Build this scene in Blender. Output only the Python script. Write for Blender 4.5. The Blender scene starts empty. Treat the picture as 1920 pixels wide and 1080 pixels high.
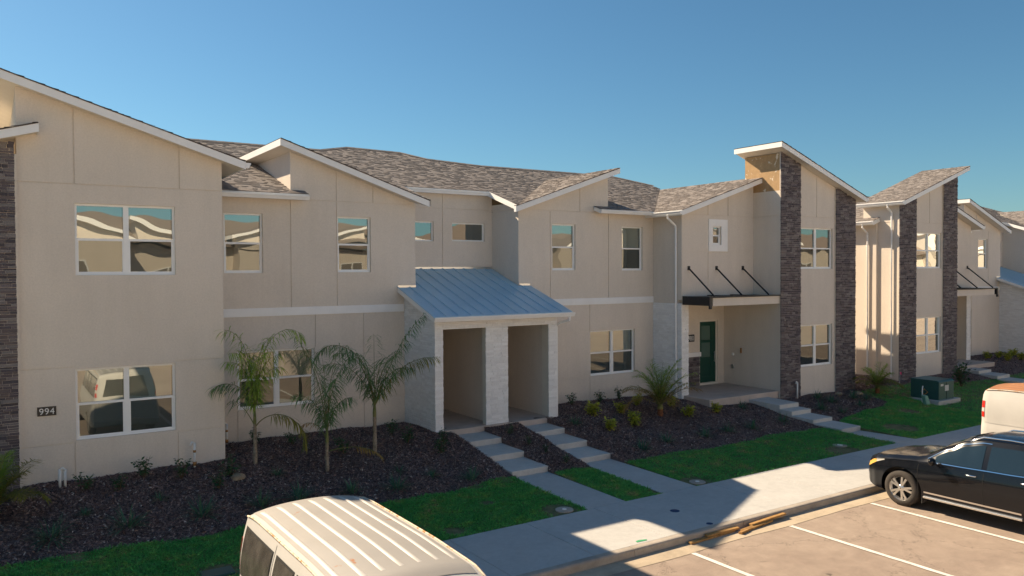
import bpy, bmesh, math, random
import numpy as np
from mathutils import Vector, Matrix

random.seed(7)
rng = np.random.default_rng(7)
scene = bpy.context.scene
COL = scene.collection

# ------------------------------------------------------------------ camera
cam_d = bpy.data.cameras.new('camera')
cam_d.sensor_width = 36.0
cam_d.lens = 36.0 * 1490.25 / 1920.0
cam_d.clip_end = 3000
cam_o = bpy.data.objects.new('camera', cam_d)
COL.objects.link(cam_o)
YAW, PITCH, ROLL = 0.5816, 0.02059, -0.005358
_F = Vector((math.sin(YAW) * math.cos(PITCH), math.cos(YAW) * math.cos(PITCH), -math.sin(PITCH)))
_R = Vector((math.cos(YAW), -math.sin(YAW), 0))
_U = _R.cross(_F)
_R2 = _R * math.cos(ROLL) + _U * math.sin(ROLL)
_U2 = -_R * math.sin(ROLL) + _U * math.cos(ROLL)
m = Matrix.Identity(4)
for i in range(3):
    m[i][0] = _R2[i]; m[i][1] = _U2[i]; m[i][2] = -_F[i]
m[2][3] = 5.4
cam_o.matrix_world = m
scene.camera = cam_o
scene.render.resolution_x = 1024
scene.render.resolution_y = 576

# ------------------------------------------------------------------ sky and sun
SUN = Vector((0.55, -1.20, -1.0)).normalized()        # direction the light travels
el = math.asin(-SUN.z)
az = math.atan2(-SUN.x, -SUN.y)                       # clockwise from +Y
world = bpy.data.worlds.new('World')
scene.world = world
world.use_nodes = True
nt = world.node_tree
bg = nt.nodes['Background']
sky = nt.nodes.new('ShaderNodeTexSky')
sky.sky_type = 'NISHITA'
sky.sun_disc = False
sky.sun_elevation = el
sky.sun_rotation = az
sky.altitude = 0
sky.air_density = 1.05
sky.dust_density = 0.35
sky.ozone_density = 10.0
bg.inputs['Strength'].default_value = 0.064
tint = nt.nodes.new('ShaderNodeMix'); tint.data_type = 'RGBA'; tint.blend_type = 'MULTIPLY'
tint.inputs[0].default_value = 1.0
tint.inputs[7].default_value = (0.75, 0.83, 0.68, 1)      # white balance of the whole sky
nt.links.new(sky.outputs[0], tint.inputs[6])
nt.links.new(tint.outputs[2], bg.inputs[0])
sd = bpy.data.lights.new('sun', 'SUN')
sd.energy = 4.4
sd.angle = math.radians(0.53)
sd.color = (1.0, 0.81, 0.58)
so = bpy.data.objects.new('sun', sd)
COL.objects.link(so)
so.location = (-20, 40, 40)
so.rotation_euler = SUN.to_track_quat('-Z', 'Y').to_euler()
scene.view_settings.view_transform = 'Standard'
scene.view_settings.look = 'None'
scene.view_settings.gamma = 1
scene.view_settings.exposure = 1.2
scene.render.engine = 'CYCLES'

# ------------------------------------------------------------------ materials
def new_mat(name):
    mt = bpy.data.materials.new(name)
    mt.use_nodes = True
    n = mt.node_tree
    b = n.nodes['Principled BSDF']
    return mt, n, b

def N(n, t, **kw):
    x = n.nodes.new(t)
    for k, v in kw.items():
        if k in x.inputs: x.inputs[k].default_value = v
        else: setattr(x, k, v)
    return x

def ramp(n, fac, stops):
    r = n.nodes.new('ShaderNodeValToRGB')
    e = r.color_ramp.elements
    while len(e) < len(stops): e.new(0.5)
    for q, (p, c) in zip(e, stops):
        q.position = p
        q.color = tuple(c) + (1,) if len(c) == 3 else c
    n.links.new(fac, r.inputs[0])
    return r

def noise(n, scale, detail=4, rough=0.6, vec=None, dist=0.0):
    x = N(n, 'ShaderNodeTexNoise')
    x.inputs['Scale'].default_value = scale
    x.inputs['Detail'].default_value = detail
    x.inputs['Roughness'].default_value = rough
    x.inputs['Distortion'].default_value = dist
    if vec is not None: n.links.new(vec, x.inputs['Vector'])
    return x

def wpos(n):
    return n.nodes.new('ShaderNodeNewGeometry').outputs['Position']

def bump(n, b, h, strength=0.3, dist=0.01):
    bp = N(n, 'ShaderNodeBump')
    bp.inputs['Strength'].default_value = strength
    bp.inputs['Distance'].default_value = dist
    n.links.new(h, bp.inputs['Height'])
    n.links.new(bp.outputs[0], b.inputs['Normal'])
    return bp

def mixc(n, fac, a, b, mode='MIX'):
    x = n.nodes.new('ShaderNodeMix')
    x.data_type = 'RGBA'; x.blend_type = mode
    if isinstance(fac, (int, float)): x.inputs[0].default_value = fac
    else: n.links.new(fac, x.inputs[0])
    for s, v in ((6, a), (7, b)):
        if isinstance(v, (tuple, list)): x.inputs[s].default_value = tuple(v) + (1,) if len(v) == 3 else v
        else: n.links.new(v, x.inputs[s])
    return x.outputs[2]

def flat(name, col, rough=0.6, metal=0.0, var=0.0, vscale=3.0, bs=0.0, bscale=60.0, spec=None, coat=0.0):
    mt, n, b = new_mat(name)
    b.inputs['Base Color'].default_value = (*col, 1)
    b.inputs['Roughness'].default_value = rough
    b.inputs['Metallic'].default_value = metal
    if spec is not None: b.inputs['Specular IOR Level'].default_value = spec
    if coat: b.inputs['Coat Weight'].default_value = coat; b.inputs['Coat Roughness'].default_value = 0.03
    p = wpos(n)
    if var:
        x = noise(n, vscale, 5, 0.62, p)
        lo = tuple(c * (1 - var) for c in col); hi = tuple(min(1, c * (1 + var)) for c in col)
        r = ramp(n, x.outputs[0], [(0.3, lo), (0.7, hi)])
        n.links.new(r.outputs[0], b.inputs['Base Color'])
    if bs:
        y = noise(n, bscale, 3, 0.6, p)
        bump(n, b, y.outputs[0], bs, 0.01)
    return mt

def attr_mat(name, rough=0.8, bs=0.4, bscale=40, spec=0.3, dist=0.01, lo=0.72, hi=1.15):
    mt, n, b = new_mat(name)
    a = N(n, 'ShaderNodeAttribute'); a.attribute_name = 'tint'
    p = wpos(n)
    x = noise(n, bscale, 4, 0.65, p)
    r = ramp(n, x.outputs[0], [(0.25, (lo, lo, lo)), (0.75, (hi, hi, hi))])
    n.links.new(mixc(n, 1.0, a.outputs['Color'], r.outputs[0], 'MULTIPLY'), b.inputs['Base Color'])
    b.inputs['Roughness'].default_value = rough
    b.inputs['Specular IOR Level'].default_value = spec
    if bs: bump(n, b, x.outputs[0], bs, dist)
    return mt

def stucco_mat(name, col):
    mt, n, b = new_mat(name)
    p = wpos(n)
    big = noise(n, 0.45, 5, 0.6, p)
    mp = N(n, 'ShaderNodeMapping'); mp.inputs['Scale'].default_value = (1.6, 1.6, 0.25)
    n.links.new(p, mp.inputs[0])
    streak = noise(n, 1.6, 5, 0.65, mp.outputs[0])
    fine = noise(n, 26, 4, 0.7, p)
    c1 = ramp(n, big.outputs[0], [(0.25, tuple(c * 0.94 for c in col)), (0.75, tuple(c * 1.04 for c in col))])
    c2 = ramp(n, streak.outputs[0], [(0.3, (0.96, 0.96, 0.955)), (0.65, (1.015, 1.015, 1.015))])
    c3 = ramp(n, fine.outputs[0], [(0.3, (0.93, 0.93, 0.93)), (0.7, (1.05, 1.05, 1.05))])
    cc = mixc(n, 1.0, c1.outputs[0], c2.outputs[0], 'MULTIPLY')
    cc = mixc(n, 1.0, cc, c3.outputs[0], 'MULTIPLY')
    n.links.new(cc, b.inputs['Base Color'])
    b.inputs['Roughness'].default_value = 0.92
    b.inputs['Specular IOR Level'].default_value = 0.2
    g = noise(n, 120, 3, 0.7, p)
    bump(n, b, g.outputs[0], 0.35, 0.006)
    return mt

STUCCO = (0.74, 0.66, 0.57)
M = {}
M['stucco'] = stucco_mat('beige_stucco', STUCCO)
M['core'] = flat('sidewalk_base_brown', (0.36, 0.29, 0.21), 0.95, var=0.1)  # mottled brown of the base under the sidewalk slabs, showing in their joints
M['trim'] = flat('white_trim_paint', (0.88, 0.87, 0.85), 0.5, var=0.04, vscale=2.0)
M['soffit'] = flat('cream_soffit', (0.76, 0.70, 0.60), 0.7, var=0.04, bs=0.1, bscale=30)
M['vinyl'] = flat('white_vinyl', (0.90, 0.90, 0.88), 0.4)
M['stone'] = attr_mat('ledgestone', 0.85, 0.6, 35)
M['pale_stone'] = attr_mat('white_ledgestone', 0.85, 0.25, 30, lo=0.93, hi=1.06)
M['shingle'] = attr_mat('asphalt_shingle', 0.95, 0.5, 90, 0.15)
M['under'] = flat('roof_underlay', (0.12, 0.095, 0.08), 0.95, var=0.2, vscale=8)
M['rooftone'] = flat('shingle_tone', (0.24, 0.19, 0.16), 0.95, var=0.15, vscale=6)
M['black'] = flat('black_powder_coat', (0.012, 0.012, 0.014), 0.45)
M['plate'] = flat('number_plate_black', (0.01, 0.01, 0.011), 0.35)
M['digit'] = flat('number_white', (0.8, 0.8, 0.78), 0.4)
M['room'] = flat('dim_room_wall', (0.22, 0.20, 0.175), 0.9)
M['slat'] = flat('blind_slat', (0.74, 0.72, 0.67), 0.55)
M['porchslab'] = flat('porch_concrete', (0.50, 0.42, 0.36), 0.85, var=0.12, vscale=2.2, bs=0.15, bscale=80)

def bare_mat():
    mt, n, b = new_mat('unpainted_stucco_patch')
    p = wpos(n)
    fl = noise(n, 2.3, 6, 0.7, p, 0.4)
    r = ramp(n, fl.outputs[0], [(0.585, (0.46, 0.30, 0.155)), (0.60, (0.78, 0.68, 0.55))])
    tone = noise(n, 7, 4, 0.6, p)
    t = ramp(n, tone.outputs[0], [(0.3, (0.85, 0.85, 0.85)), (0.7, (1.08, 1.08, 1.08))])
    n.links.new(mixc(n, 1.0, r.outputs[0], t.outputs[0], 'MULTIPLY'), b.inputs['Base Color'])
    b.inputs['Roughness'].default_value = 0.95
    bump(n, b, fl.outputs[0], 0.3, 0.01)
    return mt
M['bare'] = bare_mat()

def metal_roof():
    mt, n, b = new_mat('standing_seam_metal')
    p = wpos(n)
    x = noise(n, 1.2, 4, 0.6, p)
    r = ramp(n, x.outputs[0], [(0.3, (0.40, 0.60, 0.73)), (0.7, (0.46, 0.66, 0.79))])
    n.links.new(r.outputs[0], b.inputs['Base Color'])
    b.inputs['Metallic'].default_value = 0.15
    rr = ramp(n, x.outputs[0], [(0.2, (0.30,) * 3), (0.8, (0.42,) * 3)])
    n.links.new(rr.outputs[0], b.inputs['Roughness'])
    bump(n, b, noise(n, 2.5, 2, 0.5, p).outputs[0], 0.12, 0.03)
    return mt
M['metal'] = metal_roof()

def glass_mat(name, refl, tint, dark=0.0):
    """double glazing: part mirror, part clear; dark = share of insect screen cloth"""
    mt = bpy.data.materials.new(name); mt.use_nodes = True
    n = mt.node_tree
    n.nodes.clear()
    out = n.nodes.new('ShaderNodeOutputMaterial')
    tr = N(n, 'ShaderNodeBsdfTransparent'); tr.inputs[0].default_value = (*tint, 1)
    gl = N(n, 'ShaderNodeBsdfGlossy'); gl.inputs[0].default_value = (0.88, 0.91, 0.86, 1); gl.inputs['Roughness'].default_value = 0.0
    fr = N(n, 'ShaderNodeFresnel'); fr.inputs[0].default_value = 1.5
    mr = N(n, 'ShaderNodeMapRange'); mr.inputs[1].default_value = 0.0; mr.inputs[2].default_value = 1.0
    mr.inputs[3].default_value = refl; mr.inputs[4].default_value = 1.0
    n.links.new(fr.outputs[0], mr.inputs[0])
    mx = n.nodes.new('ShaderNodeMixShader')
    n.links.new(mr.outputs[0], mx.inputs[0]); n.links.new(tr.outputs[0], mx.inputs[1]); n.links.new(gl.outputs[0], mx.inputs[2])
    last = mx
    if dark:
        df = N(n, 'ShaderNodeBsdfDiffuse'); df.inputs[0].default_value = (0.035, 0.036, 0.036, 1)
        m2 = n.nodes.new('ShaderNodeMixShader'); m2.inputs[0].default_value = dark
        n.links.new(mx.outputs[0], m2.inputs[1]); n.links.new(df.outputs[0], m2.inputs[2]); last = m2
    n.links.new(last.outputs[0], out.inputs[0])
    return mt
M['glass'] = glass_mat('window_glass', 0.30, (0.62, 0.70, 0.68))
M['glass_screen'] = glass_mat('window_glass_behind_insect_screen', 0.23, (0.50, 0.57, 0.55), 0.42)
M['carglass'] = glass_mat('tinted_car_glass', 0.10, (0.10, 0.13, 0.15))
M['vanglass'] = glass_mat('dusty_van_glass', 0.08, (0.08, 0.08, 0.08), 0.45)

def concrete(name, col, stain=0.12, sc=1.0):
    mt, n, b = new_mat(name)
    p = wpos(n)
    a = noise(n, 0.7 * sc, 6, 0.65, p, 0.5); c = noise(n, 6 * sc, 5, 0.7, p); f = noise(n, 90, 3, 0.7, p)
    r1 = ramp(n, a.outputs[0], [(0.3, tuple(x * (1 - stain) for x in col)), (0.7, tuple(x * (1 + stain * 0.6) for x in col))])
    r2 = ramp(n, c.outputs[0], [(0.3, (0.92,) * 3), (0.7, (1.05,) * 3)])
    r3 = ramp(n, f.outputs[0], [(0.3, (0.92,) * 3), (0.7, (1.06,) * 3)])
    cc = mixc(n, 1.0, mixc(n, 1.0, r1.outputs[0], r2.outputs[0], 'MULTIPLY'), r3.outputs[0], 'MULTIPLY')
    n.links.new(cc, b.inputs['Base Color'])
    b.inputs['Roughness'].default_value = 0.88
    b.inputs['Specular IOR Level'].default_value = 0.25
    bump(n, b, f.outputs[0], 0.25, 0.004)
    return mt
M['walk'] = concrete('sidewalk_concrete', (0.50, 0.49, 0.465), 0.10)
M['kerb'] = concrete('kerb_concrete', (0.42, 0.37, 0.31), 0.25, 2.0)
M['apron'] = concrete('gutter_concrete', (0.50, 0.41, 0.30), 0.25, 1.6)
M['step'] = concrete('step_concrete', (0.58, 0.56, 0.52), 0.12, 1.5)

def asphalt():
    mt, n, b = new_mat('worn_asphalt')
    p = wpos(n)
    a = noise(n, 0.45, 6, 0.68, p, 0.8); c = noise(n, 3.2, 6, 0.72, p, 0.6); f = noise(n, 140, 2, 0.8, p)
    r1 = ramp(n, a.outputs[0], [(0.32, (0.29, 0.222, 0.175)), (0.68, (0.385, 0.305, 0.24))])
    r2 = ramp(n, c.outputs[0], [(0.3, (0.86,) * 3), (0.68, (1.10,) * 3)])
    r3 = ramp(n, f.outputs[0], [(0.3, (0.72,) * 3), (0.7, (1.22,) * 3)])
    spots = noise(n, 1.9, 3, 0.5, p, 0.3)
    r4 = ramp(n, spots.outputs[0], [(0.26, (0.42,) * 3), (0.30, (1,) * 3)])
    cell = N(n, 'ShaderNodeTexVoronoi'); cell.feature = 'DISTANCE_TO_EDGE'; cell.inputs['Scale'].default_value = 0.33
    wob = noise(n, 2.2, 5, 0.7, p)
    vm = N(n, 'ShaderNodeVectorMath'); vm.operation = 'ADD'; n.links.new(p, vm.inputs[0]); n.links.new(wob.outputs['Color'], vm.inputs[1]); n.links.new(vm.outputs[0], cell.inputs['Vector'])
    r5 = ramp(n, cell.outputs['Distance'], [(0.0, (0.55,) * 3), (0.006, (1,) * 3)])
    cc = mixc(n, 1.0, mixc(n, 1.0, r1.outputs[0], r2.outputs[0], 'MULTIPLY'), r3.outputs[0], 'MULTIPLY')
    cc = mixc(n, 1.0, mixc(n, 1.0, cc, r4.outputs[0], 'MULTIPLY'), r5.outputs[0], 'MULTIPLY')
    n.links.new(cc, b.inputs['Base Color'])
    b.inputs['Roughness'].default_value = 0.9
    bump(n, b, f.outputs[0], 0.5, 0.006)
    return mt
M['asphalt'] = asphalt()

def line_mat():
    mt, n, b = new_mat('worn_line_paint')
    p = wpos(n)
    f = noise(n, 22, 5, 0.75, p); g = noise(n, 2.5, 4, 0.6, p)
    r = ramp(n, f.outputs[0], [(0.34, (0.40, 0.35, 0.28)), (0.44, (0.78, 0.75, 0.68))])
    r2 = ramp(n, g.outputs[0], [(0.3, (0.85,) * 3), (0.7, (1.05,) * 3)])
    n.links.new(mixc(n, 1.0, r.outputs[0], r2.outputs[0], 'MULTIPLY'), b.inputs['Base Color'])
    b.inputs['Roughness'].default_value = 0.75
    return mt
M['line'] = line_mat()

def two_tone(name, a, b_, scale, rough=0.9, lo=0.35, hi=0.65, bs=0.0, third=None):
    mt, n, b = new_mat(name)
    p = wpos(n)
    x = noise(n, scale, 5, 0.65, p)
    st = [(lo, a), (hi, b_)] if third is None else [(lo, a), ((lo + hi) / 2, b_), (hi, third)]
    r = ramp(n, x.outputs[0], st)
    n.links.new(r.outputs[0], b.inputs['Base Color'])
    b.inputs['Roughness'].default_value = rough
    b.inputs['Specular IOR Level'].default_value = 0.25
    if bs: bump(n, b, noise(n, 45, 4, 0.7, p).outputs[0], bs, 0.02)
    return mt
M['soil'] = two_tone('mulch_soil', (0.12, 0.082, 0.074), (0.23, 0.160, 0.145), 14, bs=0.8)
M['chip'] = attr_mat('mulch_chip', 0.9, 0.0, 60)
M['turf'] = two_tone('lawn_soil', (0.09, 0.12, 0.045), (0.22, 0.19, 0.10), 5, bs=0.5)
M['ground'] = two_tone('far_ground', (0.06, 0.08, 0.03), (0.11, 0.11, 0.05), 0.6)
def leaf_mat(name, cols, scale=0.9, trans=0.25, var=(0.7, 1.25)):
    mt, n, b = new_mat(name)
    p = wpos(n)
    a = noise(n, scale, 4, 0.7, p); f = noise(n, 35, 2, 0.5, p)
    r = ramp(n, a.outputs[0], cols)
    r2 = ramp(n, f.outputs[0], [(0.3, (var[0],) * 3), (0.7, (var[1],) * 3)])
    cc = mixc(n, 1.0, r.outputs[0], r2.outputs[0], 'MULTIPLY')
    n.links.new(cc, b.inputs['Base Color'])
    b.inputs['Roughness'].default_value = 0.6
    b.inputs['Specular IOR Level'].default_value = 0.3
    if trans:
        out = n.nodes['Material Output']
        tl = N(n, 'ShaderNodeBsdfTranslucent'); n.links.new(cc, tl.inputs[0])
        mx = n.nodes.new('ShaderNodeMixShader'); mx.inputs[0].default_value = trans
        n.links.new(b.outputs[0], mx.inputs[1]); n.links.new(tl.outputs[0], mx.inputs[2])
        n.links.new(mx.outputs[0], out.inputs[0])
    return mt
M['grass'] = leaf_mat('grass_blade', [(0.28, (0.075, 0.34, 0.080)), (0.50, (0.13, 0.46, 0.11)), (0.60, (0.21, 0.45, 0.10)), (0.69, (0.46, 0.41, 0.18))], 1.7, var=(0.5, 1.5))
M['frond'] = leaf_mat('palm_leaflet', [(0.3, (0.09, 0.19, 0.07)), (0.7, (0.19, 0.31, 0.11))], 2.0, 0.3)
M['frond_bright'] = leaf_mat('palm_leaflet_light', [(0.3, (0.22, 0.37, 0.05)), (0.7, (0.40, 0.50, 0.09))], 2.0, 0.35)
M['frond_dry'] = leaf_mat('palm_leaflet_dry', [(0.3, (0.30, 0.20, 0.05)), (0.7, (0.42, 0.24, 0.06))], 3.0, 0.25)
M['frond_yellow'] = leaf_mat('palm_leaflet_yellowing', [(0.3, (0.16, 0.20, 0.03)), (0.7, (0.34, 0.27, 0.06))], 3.0, 0.3)
M['stalk'] = two_tone('palm_stalk', (0.13, 0.16, 0.05), (0.24, 0.22, 0.09), 9)
M['trunk'] = two_tone('palm_trunk', (0.20, 0.15, 0.10), (0.38, 0.31, 0.23), 16, bs=0.6)
M['trunk_red'] = two_tone('date_palm_trunk', (0.16, 0.06, 0.03), (0.30, 0.13, 0.06), 14, bs=0.6)
M['dark_leaf'] = leaf_mat('dark_green_leaf', [(0.3, (0.04, 0.10, 0.04)), (0.7, (0.09, 0.17, 0.07))], 4.0, 0.2)
M['blue_leaf'] = leaf_mat('blue_green_leaf', [(0.3, (0.05, 0.13, 0.08)), (0.7, (0.12, 0.22, 0.12))], 4.0, 0.2)
M['croton'] = leaf_mat('yellow_green_leaf', [(0.3, (0.22, 0.30, 0.03)), (0.6, (0.58, 0.56, 0.07)), (0.75, (0.14, 0.22, 0.04))], 12.0, 0.25)
M['twig'] = flat('twig', (0.12, 0.085, 0.05), 0.9)
M['pvc'] = flat('white_pvc', (0.78, 0.78, 0.76), 0.45)
M['brass'] = flat('brass_fitting', (0.42, 0.22, 0.08), 0.5, 0.5)
M['wood'] = two_tone('raw_lumber', (0.30, 0.16, 0.055), (0.46, 0.27, 0.10), 8)
M['green_box'] = flat('transformer_green', (0.028, 0.095, 0.082), 0.42, var=0.12, vscale=3)
M['green_lid'] = flat('pedestal_green', (0.16, 0.33, 0.24), 0.6)
M['sticker'] = flat('sticker', (0.6, 0.6, 0.58), 0.6)
M['rock'] = flat('tan_rock', (0.34, 0.26, 0.17), 0.9, var=0.2, vscale=12, bs=0.5, bscale=25)
M['pink'] = flat('pink_flag', (0.75, 0.03, 0.18), 0.6)
M['cyan'] = flat('dark_blue_marking', (0.012, 0.04, 0.12), 0.7)
M['greenpaint'] = flat('green_marking', (0.05, 0.32, 0.14), 0.8)
M['doorgreen'] = flat('door_green', (0.007, 0.060, 0.042), 0.35, var=0.06)
M['doorglass'] = flat('frosted_door_glass', (0.10, 0.17, 0.14), 0.25)
M['steel'] = flat('brushed_steel', (0.6, 0.6, 0.58), 0.3, 1.0)

# ------------------------------------------------------------------ mesh builder
ORG = {}

class MB:
    def __init__(self):
        self.v = []; self.f = []; self.c = []
    def add(self, pts, faces, col=None):
        o = len(self.v)
        self.v.extend(tuple(p) for p in pts)
        for q in faces:
            self.f.append(tuple(o + i for i in q)); self.c.append(col)
    def poly(self, pts, col=None):
        self.add(pts, [tuple(range(len(pts)))], col)
    def box(self, a, b, col=None):
        x0, y0, z0 = a; x1, y1, z1 = b
        self.add([(x0, y0, z0), (x1, y0, z0), (x1, y1, z0), (x0, y1, z0), (x0, y0, z1), (x1, y0, z1), (x1, y1, z1), (x0, y1, z1)],
                 [(0, 3, 2, 1), (4, 5, 6, 7), (0, 1, 5, 4), (1, 2, 6, 5), (2, 3, 7, 6), (3, 0, 4, 7)], col)
    def prism(self, poly, vec, col=None):
        n = len(poly)
        top = [tuple(p[i] + vec[i] for i in range(3)) for p in poly]
        fs = [tuple(range(n)), tuple(range(2 * n - 1, n - 1, -1))]
        for i in range(n):
            j = (i + 1) % n
            fs.append((i, i + n, j + n, j))
        self.add(list(poly) + top, fs, col)
    def tube(self, path, rad, n=8, cap=True):
        path = [Vector(p) for p in path]
        if not hasattr(rad, '__len__'): rad = [rad] * len(path)
        o = len(self.v); k = len(path)
        up = Vector((0, 0, 1))
        for i, p in enumerate(path):
            t = (path[min(i + 1, k - 1)] - path[max(i - 1, 0)]).normalized()
            a = t.cross(up)
            if a.length < 1e-3: a = t.cross(Vector((0, 1, 0)))
            a.normalize(); b = a.cross(t)
            for j in range(n):
                w = 2 * math.pi * j / n
                q = p + (a * math.cos(w) + b * math.sin(w)) * rad[i]
                self.v.append(tuple(q))
        for i in range(k - 1):
            for j in range(n):
                j2 = (j + 1) % n
                self.f.append((o + i * n + j, o + i * n + j2, o + (i + 1) * n + j2, o + (i + 1) * n + j)); self.c.append(None)
        if cap:
            self.f.append(tuple(o + j for j in reversed(range(n)))); self.c.append(None)
            self.f.append(tuple(o + (k - 1) * n + j for j in range(n))); self.c.append(None)
    def grid(self, rows):
        """rows: list of equal-length point lists"""
        o = len(self.v); w = len(rows[0])
        for r in rows: self.v.extend(tuple(p) for p in r)
        for i in range(len(rows) - 1):
            for j in range(w - 1):
                a = o + i * w + j
                self.f.append((a, a + 1, a + w + 1, a + w)); self.c.append(None)
    def build(self, name, mat, parent=None, xf=None, smooth=False, recalc=False, bevel=0.0):
        v = self.v
        if xf: v = [xf(p) for p in v]
        org = ORG.get(parent.name, (0, 0, 0)) if parent else (0, 0, 0)
        v = [(p[0] - org[0], p[1] - org[1], p[2] - org[2]) for p in v]
        me = bpy.data.meshes.new(name)
        me.from_pydata(v, [], self.f)
        if any(c is not None for c in self.c):
            at = me.color_attributes.new('tint', 'FLOAT_COLOR', 'CORNER')
            arr = []
            for q, c in zip(self.f, self.c):
                c = c or (0.5, 0.5, 0.5)
                arr.extend((c[0], c[1], c[2], 1.0) * len(q))
            at.data.foreach_set('color', arr)
        if recalc or bevel:
            bm = bmesh.new(); bm.from_mesh(me)
            bmesh.ops.recalc_face_normals(bm, faces=bm.faces)
            bm.to_mesh(me); bm.free()
        if smooth:
            me.polygons.foreach_set('use_smooth', [True] * len(me.polygons))
        me.materials.append(M[mat] if isinstance(mat, str) else mat)
        o = bpy.data.objects.new(name, me)
        COL.objects.link(o)
        if parent:
            o.parent = parent
            ORG[o.name] = org
        if bevel:
            md = o.modifiers.new('bevel', 'BEVEL'); md.width = bevel; md.segments = 2; md.limit_method = 'ANGLE'
        return o

def tag(o, label=None, cat=None, group=None, kind=None):
    if label: o['label'] = label
    if cat: o['category'] = cat
    if group: o['group'] = group
    if kind: o['kind'] = kind
    return o

def empty(name, loc, label, cat, group=None):
    o = bpy.data.objects.new(name, None)
    COL.objects.link(o)
    o.location = loc
    o.empty_display_size = 0.3
    ORG[o.name] = tuple(loc)
    return tag(o, label, cat, group)

def copy_thing(root, loc, rz=0.0, sc=1.0):
    r = root.copy(); COL.objects.link(r)
    r.location = loc; r.rotation_euler = (0, 0, rz); r.scale = (sc, sc, sc)
    def rec(src, dst):
        for ch in src.children:
            c = ch.copy(); COL.objects.link(c); c.parent = dst
            rec(ch, c)
    rec(root, r)
    return r

def lerp(a, b, t): return a + (b - a) * t
def interp(x, pts):
    if x <= pts[0][0]: return pts[0][1]
    for (a, va), (b, vb) in zip(pts, pts[1:]):
        if x <= b:
            t = (x - a) / (b - a); t2 = t * t * (3 - 2 * t)
            return lerp(va, vb, 0.5 * t + 0.5 * t2)
    return pts[-1][1]

# ------------------------------------------------------------------ terrain
KERB, WALK0, WALK1 = 11.18, 11.36, 13.65
def gz(x, y):
    G = 0.88 if x < 16 else 0.88 - 0.16 * min(1, (x - 16) / 8)
    if x > 30: G = 0.72 + 0.1 * min(1, (x - 30) / 3)
    if y < WALK1: return 0.15
    if y < 16.3: return 0.15 + 0.08 * (y - WALK1) / 2.65
    if y < 19.9: return 0.23 + (G - 0.23) * (y - 16.3) / 3.6
    return G
PATHS = [(10.95, 12.05, 19.9), (13.22, 14.32, 19.9), (22.88, 23.9, 19.2), (37.6, 38.7, 19.2)]
def on_path(x, y, mrg=0.0):
    for a, b, t in PATHS:
        if a - mrg < x < b + mrg and y < t: return True
    return False
def is_mulch(x, y):
    w = 0.10 * math.sin(x * 1.3) + 0.05 * math.sin(x * 3.1 + 1)
    if x < 10.95: return y > 16.45 + w
    if x < 13.2: return y > 16.4 + w * 0.5
    if x < 22.85: return y > 16.2 + w
    if x < 28.6: return y > 16.35 + (x - 23.9) * 0.22 + w
    if x < 34: return y > 18.8 + w
    return y > 17.9 + w

def rumple(x, y):
    return 0.025 * math.sin(x * 2.1 + y * 1.3) * math.sin(y * 2.7 - x * 0.8) + 0.012 * math.sin(x * 5.3 + 2 * y)

gnd = MB(); gnd.poly([(-700, -700, -0.05), (900, -700, -0.05), (900, 1100, -0.05), (-700, 1100, -0.05)])
tag(gnd.build('ground', 'ground'), kind='structure')
rd = MB(); rd.poly([(-70, -13, 0), (170, -13, 0), (170, KERB + 0.02, 0), (-70, KERB + 0.02, 0)])
tag(rd.build('parking_lot', 'asphalt'), kind='structure')

ter_m, ter_l = MB(), MB()
STEP = 0.14
def cuts(lo, hi, must):
    must = sorted([lo, hi] + [q for q in must if lo < q < hi]); out = []
    for a_, b_ in zip(must, must[1:]):
        k_ = max(1, round((b_ - a_) / STEP))
        out += [lerp(a_, b_, i / k_) for i in range(k_)]
    return out + [hi]
XS = cuts(-8.0, 56.0, [q for p in PATHS for q in p[:2]] + [37.6, 38.7])
YS = cuts(WALK1, 24.0, [16.68, 19.9]) + [30.0]
def tp(i, j):
    x, y = XS[i], YS[j]
    return (x, y, gz(x, y) - 0.02 + (rumple(x, y) if y > 16.2 else 0))
for i in range(len(XS) - 1):
    for j in range(len(YS) - 1):
        x = (XS[i] + XS[i + 1]) / 2; y = (YS[j] + YS[j + 1]) / 2
        if on_path(x, y): continue
        t = ter_m if is_mulch(x, y) else ter_l
        t.poly([tp(i, j), tp(i + 1, j), tp(i + 1, j + 1), tp(i, j + 1)])
        for di, e in ((-1, i), (1, i + 1)):            # soil edge down beside the paths
            if 0 <= i + di < len(XS) - 1 and on_path((XS[i + di] + XS[i + di + 1]) / 2, y):
                a, b = tp(e, j), tp(e, j + 1)
                t.poly([a, b, (b[0], b[1], b[2] - .3), (a[0], a[1], a[2] - .3)])
tag(ter_m.build('mulch_bed', 'soil', smooth=True), kind='structure')
tag(ter_l.build('lawn_ground', 'turf', smooth=True), kind='structure')

# sidewalk slabs, kerb lengths, gutter strip
sw = tag(MB().build('sidewalk', 'walk'), kind='structure')
base = MB(); base.box((-20, WALK0, -0.02), (60, WALK1, 0.138)); 
bo = base.build('sidewalk_base', 'core', sw)
x = -20.0
while x < 60:
    w = 1.83
    s = MB(); s.box((x + 0.006, WALK0 + 0.006, 0.0), (x + w - 0.006, WALK1 - 0.002, 0.15 + random.uniform(-0.002, 0.002)))
    s.build('sidewalk_slab', 'walk', sw, bevel=0.008)
    x += w
kb = tag(MB().build('kerb', 'kerb'), kind='structure')
x = -20.4
while x < 60:
    w = 3.05
    s = MB()
    s.prism([(x + 0.005, KERB, -0.05), (x + 0.005, WALK0, -0.05), (x + 0.005, WALK0, 0.151), (x + 0.005, KERB + 0.075, 0.151), (x + 0.005, KERB + 0.04, 0.143), (x + 0.005, KERB + 0.018, 0.118)], (w - 0.01, 0, 0))
    s.build('kerb_stone', 'kerb', kb, recalc=True)
    x += w
ap = MB()
n = 160
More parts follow.
